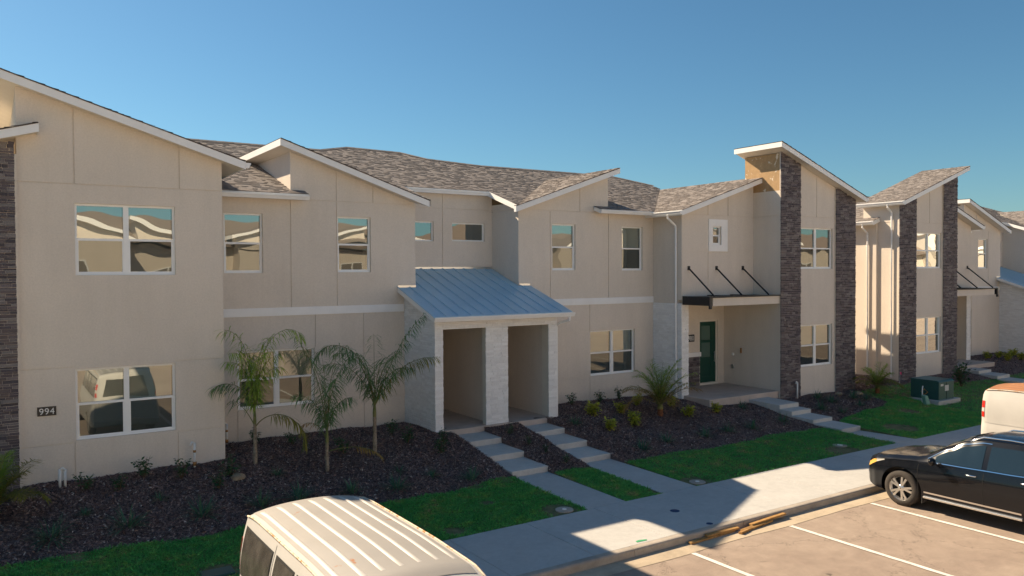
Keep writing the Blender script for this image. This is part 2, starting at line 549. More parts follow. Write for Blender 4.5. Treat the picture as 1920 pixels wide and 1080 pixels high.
e0 = [10.74 + 0.02 * math.sin(i * 0.9) + random.uniform(-0.012, 0.012) for i in range(n + 1)]
ap.grid([[(-20 + 80 * i / n, e0[i], 0.006) for i in range(n + 1)], [(-20 + 80 * i / n, KERB + 0.01, 0.010) for i in range(n + 1)]])
tag(ap.build('gutter_strip', 'apron'), kind='structure')

# stall lines
for i in range(-5, 12):
    xx = 11.14 + 2.895 * i
    l = MB()
    w = 0.055
    k = 24
    L = [(xx - w + random.uniform(-0.006, 0.006), 10.70 - 5.4 * j / k, 0.012) for j in range(k + 1)]
    Rr = [(xx + w + random.uniform(-0.006, 0.006), 10.70 - 5.4 * j / k, 0.012) for j in range(k + 1)]
    l.grid([L, Rr])
    tag(l.build('stall_line', 'line'), kind='structure')

# walkways: flat lower run and stepped slabs
def walkway(name, x0, x1, steps, y_flat_end, top_end):
    w = tag(MB().build(name, 'step'), kind='structure')
    lo = MB()
    lo.prism([(x0, WALK1 + 0.004, 0.0), (x0, y_flat_end, 0.0), (x0, y_flat_end, steps[0][1] - 0.15), (x0, WALK1 + 0.004, 0.152)], (x1 - x0, 0, 0))
    lo.build('path_slab', 'walk', w, recalc=True, bevel=0.008)
    ys = [s[0] for s in steps] + [top_end]
    for (yf, z), yb in zip(steps, ys[1:]):
        s = MB()
        dz = 0.02 * (yb - yf)
        s.prism([(x0 - 0.01, yf, z - 0.34), (x0 - 0.01, yb + 0.06, z - 0.34), (x0 - 0.01, yb + 0.06, z + dz), (x0 - 0.01, yf, z)], (x1 - x0 + 0.02, 0, 0))
        s.build('step_slab', 'step', w, recalc=True, bevel=0.012)
    return w
walkway('front_path', 10.95, 12.05, [(16.68, 0.35), (17.78, 0.53), (18.90, 0.71)], 16.72, 19.9)
walkway('front_path', 13.22, 14.32, [(16.85, 0.35), (17.88, 0.53), (18.95, 0.71)], 16.9, 19.9)
walkway('front_path', 22.88, 23.9, [(15.5, 0.26), (16.55, 0.40), (17.4, 0.56), (17.9, 0.71)], 15.5, 19.22)
walkway('front_path', 37.6, 38.7, [(15.6, 0.30), (16.7, 0.46), (17.7, 0.62), (18.5, 0.76)], 15.6, 19.25)

# ------------------------------------------------------------------ building helpers
S, Z0 = 0.94, 0.324            # building coordinates read off the image, scaled down toward the camera point
def xf_row(p): return (p[0] * S, p[1] * S, p[2] * S + Z0)
def xf_mirror(p): return ((65.3 - p[0]) * S, p[1] * S, p[2] * S + Z0)

class Ctx: pass
cx = Ctx(); cx.xf = xf_row; cx.root = None

def part(mb, name, mat, parent=None, **k):
    return mb.build(name, mat, parent or cx.root, cx.xf, **k)

def frame(kind, val):
    if kind == 'y': return lambda u, d, z: (u, val + d, z)       # faces -Y
    if kind == 'x': return lambda u, d, z: (val + d, u, z)       # faces -X
    if kind == 'X': return lambda u, d, z: (val - d, u, z)       # faces +X

def clip_poly(poly, outline):
    # Sutherland-Hodgman against a convex counter-clockwise outline
    out = list(poly)
    n = len(outline)
    for i in range(n):
        (ax, ay), (bx, by) = outline[i], outline[(i + 1) % n]
        inp, out = out, []
        if not inp: return []
        for k in range(len(inp)):
            p, q = inp[k], inp[(k + 1) % len(inp)]
            sp = (bx - ax) * (p[1] - ay) - (by - ay) * (p[0] - ax)
            sq = (bx - ax) * (q[1] - ay) - (by - ay) * (q[0] - ax)
            if sp >= -1e-9: out.append(p)
            if (sp > 1e-9 and sq < -1e-9) or (sp < -1e-9 and sq > 1e-9):
                t = sp / (sp - sq)
                out.append((p[0] + t * (q[0] - p[0]), p[1] + t * (q[1] - p[1])))
    return out

JW = 0.028
def wall(fr, outline, holes=(), joints=(), th=0.2, mat='stucco', groove=0.022, name='stucco_panel'):
    """stucco wall: a core sheet, and in front of it the panels left between the control joints and openings"""
    us = {p[0] for p in outline}; zs = {p[1] for p in outline}
    jr = []
    for a, b, c, d in joints:
        if abs(a - c) < 1e-6: jr.append((a - JW / 2, min(b, d), a + JW / 2, max(b, d)))
        else: jr.append((min(a, c), b - JW / 2, max(a, c), b + JW / 2))
    for r in list(holes) + jr:
        us.update((r[0], r[2])); zs.update((r[1], r[3]))
    us = sorted({round(u, 4) for u in us}); zs = sorted({round(z, 4) for z in zs})
    u_lo, u_hi = min(p[0] for p in outline), max(p[0] for p in outline)
    cells = {}
    for i in range(len(us) - 1):
        for j in range(len(zs) - 1):
            cu, cz = (us[i] + us[i + 1]) / 2, (zs[j] + zs[j + 1]) / 2
            if any(r[0] < cu < r[2] and r[1] < cz < r[3] for r in holes): continue
            pl = clip_poly([(us[i], zs[j]), (us[i + 1], zs[j]), (us[i + 1], zs[j + 1]), (us[i], zs[j + 1])], outline)
            if len(pl) < 3: continue
            jn = any(r[0] < cu < r[2] and r[1] < cz < r[3] for r in jr)
            cells[(i, j)] = (pl, jn)
    core = MB()
    def emit(mb, key, pl, d0, d1, member):
        i, j = key
        mb.poly([fr(u, d0, z) for u, z in pl])
        n = len(pl)
        for k in range(n):
            p, q = pl[k], pl[(k + 1) % n]
            nb = None
            if abs(p[0] - us[i]) < 1e-6 and abs(q[0] - us[i]) < 1e-6: nb = (i - 1, j)
            elif abs(p[0] - us[i + 1]) < 1e-6 and abs(q[0] - us[i + 1]) < 1e-6: nb = (i + 1, j)
            elif abs(p[1] - zs[j]) < 1e-6 and abs(q[1] - zs[j]) < 1e-6: nb = (i, j - 1)
            elif abs(p[1] - zs[j + 1]) < 1e-6 and abs(q[1] - zs[j + 1]) < 1e-6: nb = (i, j + 1)
            if nb is not None and member(nb): continue
            mb.poly([fr(p[0], d0, p[1]), fr(p[0], d1, p[1]), fr(q[0], d1, q[1]), fr(q[0], d0, q[1])])
    for k, (pl, jn) in cells.items():
        emit(core, k, pl, groove, th, lambda nb: nb in cells)
    part(core, 'wall_core', mat)
    seen = set()
    for k, (pl, jn) in cells.items():
        if jn or k in seen: continue
        comp = []; st = [k]; seen.add(k)
        while st:
            c = st.pop(); comp.append(c)
            for nb in ((c[0] - 1, c[1]), (c[0] + 1, c[1]), (c[0], c[1] - 1), (c[0], c[1] + 1)):
                if nb in cells and nb not in seen and not cells[nb][1]:
                    seen.add(nb); st.append(nb)
        cs = set(comp)
        mb = MB()
        for c in comp: emit(mb, c, cells[c][0], 0.0, groove, lambda nb: nb in cs)
        part(mb, name, mat)

def window(fr, u0, z0, u1, z1, cols=2, split=0.5, blind=1.0, rec=0.075, sash_up=0.0):
    """single-hung vinyl window: frame, panes, blind slats and the dim room behind"""
    mb = MB()
    def bar(a, b, d0, d1): mb.box(fr(a[0], d0, a[1]), fr(b[0], d1, b[1]))
    fw = 0.05
    d0, d1 = rec, rec + 0.07
    e = 0.002
    bar((u0 - e, z0 - e), (u0 + fw, z1 + e), d0, d1); bar((u1 - fw, z0 - e), (u1 + e, z1 + e), d0, d1)
    bar((u0 + fw, z1 - fw), (u1 - fw, z1 + e), d0 + 0.002, d1); bar((u0 + fw, z0 - e), (u1 - fw, z0 + fw), d0 - 0.006, d1)
    bays = []
    if cols == 2:
        um = (u0 + u1) / 2
        bar((um - 0.06, z0 + fw), (um + 0.06, z1 - fw), d0 + 0.003, d1)
        bays = [(u0 + fw, um - 0.06), (um + 0.06, u1 - fw)]
    else: bays = [(u0 + fw, u1 - fw)]
    zm = lerp(z0, z1, split) if split else None
    for a, b in bays:
        if zm:
            bar((a, zm - 0.028), (b, zm + 0.028), d0 + 0.010, d1)
            sw_ = 0.028
            bar((a, z0 + fw), (a + sw_, zm - 0.028), d0 + 0.016, d1); bar((b - sw_, z0 + fw), (b, zm - 0.028), d0 + 0.016, d1)
            bar((a + sw_, z0 + fw), (b - sw_, z0 + fw + 0.03), d0 + 0.018, d1)
    wo = part(mb, 'window', 'vinyl', recalc=True)
    lights = []
    for a, b in bays:
        if zm:
            lights.append((a, zm + 0.028, b, z1 - fw, 'glass', d0 + 0.045)); lights.append((a + 0.028, z0 + fw + 0.03, b - 0.028, zm - 0.028, 'glass_screen', d0 + 0.03))
        else: lights.append((a, z0 + fw, b, z1 - fw, 'glass', d0 + 0.03))
    for a, za, b, zb, mt, dd in lights:
        g = MB()
        n = 9
        amp = random.uniform(0.0005, 0.0013) * random.choice((1, 1, -1)); ph = random.uniform(0, 6)
        tx, tz = random.uniform(-0.003, 0.003), random.uniform(-0.003, 0.003)
        rows = []
        for j in range(n):
            row = []
            for i in range(n):
                s, t = i / (n - 1), j / (n - 1)
                bul = amp * math.sin(math.pi * s) * math.sin(math.pi * t) + 0.00035 * math.sin(5 * s + ph) * math.sin(4 * t + ph) + tx * (s - .5) + tz * (t - .5)
                row.append(fr(lerp(a, b, s), dd + bul, lerp(za, zb, t)))
            rows.append(row)
        g.grid(rows)
        part(g, 'pane', mt, wo, smooth=True)
    if blind:
        bl = MB()
        ztop = z1 - fw; zb = lerp(ztop, z0 + fw, blind)
        z = ztop - 0.02
        while z > zb:
            for a, b in bays:
                bl.add([fr(a + .01, d1 + 0.05, z - 0.025), fr(b - .01, d1 + 0.05, z - 0.025), fr(b - .01, d1 + 0.068, z + 0.025), fr(a + .01, d1 + 0.068, z + 0.025)], [(0, 1, 2, 3)])
            z -= 0.047
        part(bl, 'blind', 'slat', wo)
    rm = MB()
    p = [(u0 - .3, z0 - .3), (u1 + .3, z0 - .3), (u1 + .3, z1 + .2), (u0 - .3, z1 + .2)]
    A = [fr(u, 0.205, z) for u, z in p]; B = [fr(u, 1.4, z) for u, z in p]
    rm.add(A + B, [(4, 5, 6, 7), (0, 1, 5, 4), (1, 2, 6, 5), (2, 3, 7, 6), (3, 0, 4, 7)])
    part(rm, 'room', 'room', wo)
    return wo

def poly_spans(poly, b):
    xs = []
    n = len(poly)
    for i in range(n):
        (a0, b0), (a1, b1) = poly[i], poly[(i + 1) % n]
        if (b0 <= b < b1) or (b1 <= b < b0):
            xs.append(a0 + (b - b0) / (b1 - b0) * (a1 - a0))
    xs.sort()
    return [(xs[i], xs[i + 1]) for i in range(0, len(xs) - 1, 2)]

SH = [(0.255, 0.228, 0.212), (0.272, 0.244, 0.227), (0.240, 0.214, 0.200), (0.212, 0.190, 0.178), (0.290, 0.260, 0.243), (0.252, 0.220, 0.200)]
def shingles(parent, O, U, V, poly, expo=0.140):
    O, U, V = Vector(O), Vector(U).normalized(), Vector(V).normalized()
    Nn = U.cross(V)
    if Nn.z < 0: Nn = -Nn
    def P(a, b, h): return tuple(O + U * a + V * b + Nn * h)
    und = MB(); und.poly([P(a, b, 0.012) for a, b in poly])
    part(und, 'roof_underlay', 'under', parent)
    mb = MB()
    b0, b1 = min(p[1] for p in poly), max(p[1] for p in poly)
    b = b0 - 0.001
    while b < b1:
        for s0, s1 in poly_spans(poly, min(b + expo * 0.5, b1 - 1e-3)):
            a = s0 - random.uniform(0, 0.2)
            while a < s1:
                w = random.choice((0.10, 0.14, 0.18, 0.24))
                a0, a1 = max(a, s0), min(a + w, s1)
                if a1 - a0 > 0.02:
                    h = random.choice((0.022, 0.036))
                    c = random.choice(SH); k = random.uniform(0.93, 1.07); c = (c[0] * k, c[1] * k, c[2] * k)
                    mb.add([P(a0, b, h), P(a1, b, h), P(a1, min(b + expo, b1), 0.020), P(a0, min(b + expo, b1), 0.020), P(a0, b, 0.010), P(a1, b, 0.010)],
                           [(0, 1, 2, 3), (4, 5, 1, 0)], c)
                a += w
        b += expo
    o = part(mb, 'shingles', 'shingle', parent)
    o['kind'] = 'stuff'
    return o

def shed(x0, z0, x1, z1, y0, y1, th=0.19, gutter=None, tri=False):
    """single-slope roof running in X: top edge heights z0 at x0 and z1 at x1"""
    d = MB()
    if tri:        # low end dies into the valley of the main roof
        hi = (x1, z1) if z1 > z0 else (x0, z0); lo = (x0, z0) if z1 > z0 else (x1, z1)
        P3 = [(lo[0], y0 + 0.02, lo[1] - 0.01), (hi[0], y0 + 0.02, hi[1] - 0.01), (hi[0], y1, hi[1] - 0.01), (lo[0], y0 + 0.12, lo[1] - 0.01)]
        d.prism(P3, (0, 0, 0.04 - th))
    else:
        d.prism([(x0, y0 + 0.02, z0 - 0.01), (x1, y0 + 0.02, z1 - 0.01), (x1, y0 + 0.02, z1 - th + 0.03), (x0, y0 + 0.02, z0 - th + 0.03)], (0, y1 - y0 - 0.04, 0))
    ro = part(d, 'roof', 'soffit', recalc=True)
    f = MB()
    f.prism([(x0, y0 - 0.012, z0), (x1, y0 - 0.012, z1), (x1, y0 - 0.012, z1 - th), (x0, y0 - 0.012, z0 - th)], (0, 0.030, 0))
    part(f, 'fascia', 'trim', ro, recalc=True)
    for xx, zz, sg in ((x0, z0, -1), (x1, z1, 1)):
        e = MB()
        e.box((xx, y0 - 0.010, zz - th), (xx + sg * 0.028, (y0 + 0.12) if (tri and zz == min(z0, z1)) else y1, zz + 0.002))
        part(e, 'fascia', 'trim', ro, recalc=True)
    dr = MB()
    L = math.hypot(x1 - x0, z1 - z0)
    dr.prism([(x0 - .02, y0 - 0.03, z0 + 0.004), (x1 + .02, y0 - 0.03, z1 + 0.004), (x1 + .02, y0 - 0.03, z1 + 0.022), (x0 - .02, y0 - 0.03, z0 + 0.022)], (0, 0.05, 0))
    part(dr, 'drip_edge', 'under', ro, recalc=True)
    # courses run along Y, climbing from the low side to the high side
    if z1 > z0: O, V = (x0 - .02, y0 - 0.03, z0), (x1 - x0, 0, z1 - z0)
    else: O, V = (x1 + .02, y0 - 0.03, z1), (x0 - x1, 0, z0 - z1)
    D = y1 - y0 + 0.06
    shingles(ro, O, (0, 1, 0), V, [(0, 0), (0.08, 0), (D, L + 0.04), (0, L + 0.04)] if tri else [(0, 0), (D, 0), (D, L + 0.04), (0, L + 0.04)])
    if gutter: gut_y(x0 if gutter == 'lo0' else x1, (z0 if gutter == 'lo0' else z1), y0 - 0.01, y1, -1 if gutter == 'lo0' else 1, ro)
    return ro

def gut_profile(s):
    return [(0, 0.0), (0, -0.13), (s * 0.08, -0.13), (s * 0.105, -0.07), (s * 0.13, -0.03), (s * 0.13, 0.0), (s * 0.118, 0.0), (s * 0.11, -0.06), (s * 0.075, -0.115), (s * 0.012, -0.115), (s * 0.012, 0)]
def gut_y(x, z, y0, y1, s, parent=None):
    g = MB(); g.prism([(x + s * 0.03 + a, y0, z + b) for a, b in gut_profile(s)], (0, y1 - y0, 0))
    g.prism([(x + s * 0.03 + a, y0 - 0.004, z + b) for a, b in gut_profile(s)[:6]], (0, 0.006, 0))
    return part(g, 'gutter', 'trim', parent, recalc=True)
def gut_x(y, z, x0, x1, parent=None):
    g = MB(); g.prism([(x0, y - a, z + b) for a, b in gut_profile(1)], (x1 - x0, 0, 0))
    for xx in (x0, x1): g.prism([(xx - 0.003, y - a, z + b) for a, b in gut_profile(1)[:6]], (0.006, 0, 0))
    return part(g, 'gutter', 'trim', parent, recalc=True)

def downspout(pts, parent=None):
    g = MB(); g.tube(pts, 0.042, 10)
    return part(g, 'downspout', 'trim', parent, smooth=False)

DARK = [(0.145, 0.115, 0.130), (0.175, 0.140, 0.152), (0.12, 0.095, 0.110), (0.20, 0.165, 0.172), (0.155, 0.118, 0.122), (0.10, 0.082, 0.096), (0.23, 0.195, 0.20)]
PALE = [(0.88, 0.865, 0.84), (0.90, 0.885, 0.86), (0.85, 0.835, 0.81), (0.91, 0.90, 0.88), (0.87, 0.855, 0.83)]
def ledge(fr, u0, z0, u1, z1, pal, rh=0.066, out=0.028, top=None, parent=None):
    """stacked ledgestone laid over a pier face; top(u) caps a sloped top"""
    mb = MB()
    z = z0
    while z < z1 - 0.01:
        h = rh * random.choice((0.75, 1.0, 1.0, 1.3)); h = min(h, z1 - z)
        u = u0
        while u < u1 - 0.005:
            w = random.uniform(0.12, 0.36); w = min(w, u1 - u)
            if u1 - (u + w) < 0.07: w = u1 - u
            zt = z + h - 0.006
            if top: zt = min(zt, top(u + w / 2))
            if zt > z + 0.01:
                d = -random.uniform(0.004, out)
                c = random.choice(pal); c = (c[0] * 0.93, c[1], c[2] * 0.96) if pal is DARK else c; k = random.uniform(0.95, 1.04) if pal is PALE else random.uniform(0.85, 1.15); c = tuple(q * k for q in c)
                e0 = u - random.uniform(0.0, 0.012) if u == u0 else u + 0.003
                e1 = u + w + (random.uniform(0, 0.012) if u + w >= u1 - 1e-6 else -0.003)
                tl = random.uniform(-0.006, 0.006)
                pf = [fr(e0, d, z), fr(e1, d + tl, z), fr(e1, d + tl * .5, zt), fr(e0, d - tl * .3, zt)]
                pb = [fr(e0, 0.02, z), fr(e1, 0.02, z), fr(e1, 0.02, zt), fr(e0, 0.02, zt)]
                mb.add(pf + pb, [(0, 1, 2, 3), (0, 4, 5, 1), (1, 5, 6, 2), (2, 6, 7, 3), (3, 7, 4, 0)], c)
            u += w
        z += h
    o = part(mb, 'ledgestone', 'pale_stone' if pal is PALE else 'stone', parent, recalc=True)
    o['kind'] = 'stuff'
    return o

def backing(fr, u0, z0, u1, z1, d0, d1, mat, name='pier', parent=None):
    mb = MB(); a = fr(u0, d0, z0); b = fr(u1, d1, z1)
    mb.box(tuple(map(min, a, b)), tuple(map(max, a, b)))
    return part(mb, name, mat, parent)

def number_plate(fr, u0, z0, u1, z1, text, parent=None):
    mb = MB(); a = fr(u0, -0.002, z0); b = fr(u1, -0.028, z1)
    mb.box(tuple(map(min, a, b)), tuple(map(max, a, b)))
    po = part(mb, 'number_plate', 'plate', parent)
    cu = bpy.data.curves.new('digits', 'FONT'); cu.body = text; cu.size = (z1 - z0) * 0.98; cu.align_x = 'CENTER'; cu.extrude = 0.004
    cu.space_character = 1.08
    tmp = bpy.data.objects.new('tmp', cu); COL.objects.link(tmp)
    dg = bpy.context.evaluated_depsgraph_get(); dg.update()
    me = bpy.data.meshes.new_from_object(tmp.evaluated_get(dg))
    ys = [v.co.y for v in me.vertices]; mid = (min(ys) + max(ys)) / 2
    xs_ = [v.co.x for v in me.vertices]; midx = (min(xs_) + max(xs_)) / 2
    mb = MB(); um = (u0 + u1) / 2; zm = (z0 + z1) / 2
    sc = min(1.0, (u1 - u0) * 0.80 / (max(xs_) - min(xs_)))
    mb.add([fr(um + (v.co.x - midx) * sc, -0.033 - v.co.z, zm + (v.co.y - mid)) for v in me.vertices], [tuple(p.vertices) for p in me.polygons])
    bpy.data.objects.remove(tmp); bpy.data.meshes.remove(me); bpy.data.curves.remove(cu)
    part(mb, 'digits', 'digit', po)
    return po

# ------------------------------------------------------------------ the townhouse rows
def zm(y): return 7.70 + 0.333 * (y - 22.9)
def rect(u0, z0, u1, z1): return [(u0, z0), (u1, z0), (u1, z1), (u0, z1)]

def block_left():
    """two-storey bay with the single-slope roof and the stone pier beside it"""
    fy = frame('y', 21.2)
    wall(fy, [(.55, .3), (5.03, .3), (5.03, 8.24), (.55, 9.65)],
         [(1.65, 1.48, 3.85, 3.16), (1.69, 5.37, 3.89, 7.06)],
         [(.55, 7.5, 5.03, 7.5), (1.69, 7.5, 1.69, 9.5), (4.0, 7.5, 4.0, 8.7), (.55, 3.22, 1.65, 3.22), (3.85, 3.22, 5.03, 3.22),
          (.55, 1.44, 1.65, 1.44), (3.85, 1.44, 5.03, 1.44), (1.62, .3, 1.62, 1.44), (3.89, .3, 3.89, 1.44)])
    window(fy, 1.65, 1.48, 3.85, 3.16, 2)
    window(fy, 1.69, 5.37, 3.89, 7.06, 2)
    wall(frame('x', .55), rect(21.4, 5, 29.5, 9.60))
    wall(frame('X', 5.03), rect(21.4, .3, 29, 7.9))
    number_plate(fy, .87, 2.13, 1.25, 2.34, '994')
    ro = shed(0.0, 9.98, 5.5, 8.25, 20.78, 29.6)
    gut_y(5.5, 8.22, 20.77, 24.6, 1, ro)
    # stone pier bay to the left
    fp = frame('y', 21.08)
    top = lambda u: 8.36 + 0.30 * (u - .24)
    backing(fp, -2.4, .2, .548, 7.5, 0.0, 0.5, 'stucco')
    backing(fp, -2.4, .2, .53, 7.4, 0.51, 8.0, 'stucco', 'bay_wall')
    ledge(fp, -1.3, .2, .50, 8.5, DARK, top=top)
    backing(fp, -1.0, 7.502, .548, 8.1, 0.0, 0.5, 'stucco')
    shed(-2.6, 7.70, .95, 8.77, 20.7, 24.0)

def block_mid_left():
    fy = frame('y', 23.3)
    wall(fy, rect(5.03, .3, 11.57, 4.26), [(5.90, 1.46, 8.17, 3.14)],
         [(8.2, 3.14, 8.2, 4.26), (8.2, .3, 8.2, 1.46), (9.75, .3, 9.75, 4.26), (5.03, 3.14, 5.90, 3.14), (8.21, 3.14, 11.57, 3.14), (5.03, 1.46, 5.9, 1.46), (8.21, 1.46, 11.57, 1.46), (5.88, .3, 5.88, 1.46)])
    window(fy, 5.90, 1.46, 8.17, 3.14, 2)
    wall(fy, rect(5.03, 4.26, 7.49, 7.6), [(5.56, 5.40, 6.66, 7.12)], [(7.477, 4.26, 7.477, 7.6)])
    window(fy, 5.56, 5.40, 6.66, 7.12, 1)
    wall(fy, [(7.49, 4.26), (11.57, 4.26), (11.57, 7.63), (7.49, 8.98)], [(8.93, 5.41, 10.02, 7.12)],
         [(7.49, 7.57, 11.57, 7.57), (8.9, 4.26, 8.9, 8.6), (10.1, 7.57, 10.1, 8.2)])
    window(fy, 8.93, 5.41, 10.02, 7.12, 1, blind=0.62)
    wall(frame('x', 7.49), rect(23.5, 7.4, 28, 8.98))
    wall(frame('X', 11.57), rect(23.5, 4.2, 25.06, 8.0))
    b = MB(); b.box((5.04, 23.262, 4.14), (11.13, 23.299, 4.38)); part(b, 'trim_band', 'trim')
    shed(7.1, 9.27, 11.88, 7.69, 22.88, 27.5, tri=True)
    gut_x(22.88, 7.66, 5.05, 7.89)

def block_right(full=True):
    """mirror-image neighbour with the recessed middle and the shared metal-roofed porch"""
    fy = frame('y', 23.3)
    wall(fy, rect(15.60, .3, 22.03, 4.26), [(18.83, 1.45, 21.05, 3.15)],
         [(18.80, 3.15, 18.80, 4.26), (18.80, .3, 18.80, 1.45), (15.6, 3.15, 18.80, 3.15), (21.05, 3.15, 22.03, 3.15), (15.6, 1.45, 18.8, 1.45), (21.05, 1.45, 22.03, 1.45)])
    window(fy, 18.83, 1.45, 21.05, 3.15, 2)
    wall(fy, [(15.6, 4.26), (19.71, 4.26), (19.71, 9.03), (15.6, 7.62)], [(17.07, 5.44, 18.14, 7.13)],
         [(15.6, 7.6, 19.71, 7.6), (16.98, 4.26, 16.98, 7.6), (18.35, 7.6, 18.35, 8.5)])
    window(fy, 17.07, 5.44, 18.14, 7.13, 1)
    wall(fy, rect(19.71, 4.26, 22.03, 7.6), [(20.40, 5.42, 21.47, 7.12)], [(19.723, 4.26, 19.723, 7.6)])
    window(fy, 20.40, 5.42, 21.47, 7.12, 1)
    wall(frame('x', 15.6), rect(23.5, 4.2, 25.06, 7.85), joints=[(23.5, 7.6, 25.06, 7.6)])
    wall(frame('X', 19.71), rect(23.5, 7.4, 28, 8.95))
    f2 = frame('y', 25.06)
    wall(f2, rect(11.57, 4.6, 15.6, 8.2), [(11.80, 6.49, 13.17, 7.19), (13.91, 6.51, 15.28, 7.18)],
         [(13.52, 4.6, 13.52, 8.2), (11.57, 7.66, 15.6, 7.66), (13.17, 6.85, 13.91, 6.85)])
    window(f2, 11.80, 6.49, 13.17, 7.19, 1, split=None, blind=0)
    window(f2, 13.91, 6.51, 15.28, 7.18, 1, split=None, blind=0)
    b = MB(); b.box((15.72, 23.262, 4.15), (22.02, 23.299, 4.39)); part(b, 'trim_band', 'trim')
    shed(15.25, 7.66, 19.92, 9.27, 22.88, 27.7, tri=True)
    gut_x(22.88, 7.68, 18.95, 21.66)
    gut_x(24.76, 8.29, 11.9, 15.3)
    r = MB()
    for xx, s in ((15.28, -1), (11.88, 1)):
        r.prism([(xx, 24.77, zm(24.77) + .01), (xx, 22.87, zm(22.87) + .01), (xx, 22.87, zm(22.87) - .17), (xx, 24.77, zm(24.77) - .17)], (s * 0.03, 0, 0))
    part(r, 'rake_board', 'trim', recalc=True)
    porch()

def zr(y): return 4.07 + 0.344 * (y - 20.85)
def porch():
    po = MB(); po.box((11.3, 21.10, .1), (15.5, 24.98, .60))
    pr = part(po, 'porch', 'porchslab', bevel=0.01)
    w = MB()
    for xa, xb in ((11.19, 11.40), (15.41, 15.66)):
        w.prism([(xa, 21.24, .2), (xa, 23.29, .2), (xa, 23.29, zr(23.29) - .10), (xa, 21.24, zr(21.24) - .10)], (xb - xa, 0, 0))
    w.box((13.22, 21.45, .2), (13.50, 25.0, 3.9)); w.box((11.40, 24.9, .2), (15.41, 25.02, 4.62))
    w.box((15.41, 23.29, .2), (15.58, 25.0, 4.0)); w.box((11.59, 23.29, .2), (11.72, 25.0, 4.0))
    part(w, 'porch_wall', 'stucco', pr, recalc=True)
    cols = MB()
    cols.box((11.19, 21.23, .2), (11.42, 21.6, 3.66)); cols.box((12.97, 21.23, .2), (13.74, 21.45, 3.66)); cols.box((15.39, 21.23, .2), (15.66, 21.6, 3.66))
    cols.box((11.19, 21.23, 3.66), (15.66, 21.5, 4.03))
    part(cols, 'column', 'soffit', pr)
    fy = frame('y', 21.2)
    for a, b in ((11.16, 11.42), (12.95, 13.76), (15.37, 15.69)):
        ledge(fy, a, .2, b, 3.66, PALE, parent=pr, out=0.018)
    ledge(fy, 11.16, 3.66, 15.69, 4.02, PALE, parent=pr, out=0.012)
    cap = lambda y: zr(y) - .12
    ledge(frame('x', 11.16), 21.2, .2, 23.29, 4.8, PALE, top=cap, parent=pr, out=0.018)
    ledge(frame('X', 15.69), 21.2, .2, 23.29, 4.8, PALE, top=cap, parent=pr, out=0.018)
    ce = MB(); ce.box((11.4, 21.5, 3.74), (15.4, 24.9, 3.80)); part(ce, 'porch_ceiling', 'soffit', pr)
    # metal roof: deck, rake boards, and standing-seam panels
    d = MB()
    d.prism([(10.94, 20.87, zr(20.87) - .02), (10.94, 23.29, zr(23.29) - .02), (10.94, 23.29, zr(23.29) - .11), (10.94, 20.87, zr(20.87) - .11)], (5.14, 0, 0))
    d.prism([(11.60, 23.29, zr(23.29) - .02), (11.60, 25.05, zr(25.05) - .02), (11.60, 25.05, zr(25.05) - .11), (11.60, 23.29, zr(23.29) - .11)], (3.98, 0, 0))
    dk = part(d, 'metal_roof', 'trim', recalc=True)
    rb = MB()
    for xx in (10.91, 16.08):
        rb.prism([(xx, 20.85, zr(20.85) + .0), (xx, 23.28, zr(23.28)), (xx, 23.28, zr(23.28) - .14), (xx, 20.85, zr(20.85) - .14)], (0.028, 0, 0))
    part(rb, 'rake_board', 'trim', dk, recalc=True)
    fl = MB()
    def flash(x0, x1, y, z): fl.box((x0, y - .02, z), (x1, y - 0.004, z + .07))
    flash(10.92, 11.57, 23.3, zr(23.3) - .005); flash(15.62, 16.08, 23.3, zr(23.3) - .005); flash(11.6, 15.58, 25.06, zr(25.06) - .005)
    part(fl, 'flashing', 'steel', dk)
    edges = [10.93]
    while edges[-1] + 0.43 < 16.09: edges.append(edges[-1] + 0.43)
    edges[-1] = 16.09
    for a, b in zip(edges, edges[1:]):
        p = MB()
        def strip(xa, xb, ya, yb):
            p.prism([(xa, ya, zr(ya)), (xa, yb, zr(yb)), (xa, yb, zr(yb) - .015), (xa, ya, zr(ya) - .015)], (xb - xa - 0.003, 0, 0))
        strip(a, b, 20.84, 23.275)
        ia, ib = max(a, 11.60), min(b, 15.58)
        yb = 23.275
        if ib > ia + .05: strip(ia, ib, 23.2752, 25.035); 
        ye = 25.035 if 11.62 < a < 15.56 else 23.275
        p.prism([(a - .009, 20.835, zr(20.835) + .034), (a - .009, ye, zr(ye) + .034), (a - .009, ye, zr(ye) + .001), (a - .009, 20.835, zr(20.835) + .001)], (0.018, 0, 0))
        part(p, 'metal_panel', 'metal', dk, recalc=True)
    gut_x(20.82, 4.05, 10.9, 16.1, dk)
    downspout([(15.9, 20.74, 3.95), (15.9, 20.76, 3.80), (15.78, 21.1, 3.70), (15.765, 21.3, 3.58), (15.765, 21.3, .55)], dk)

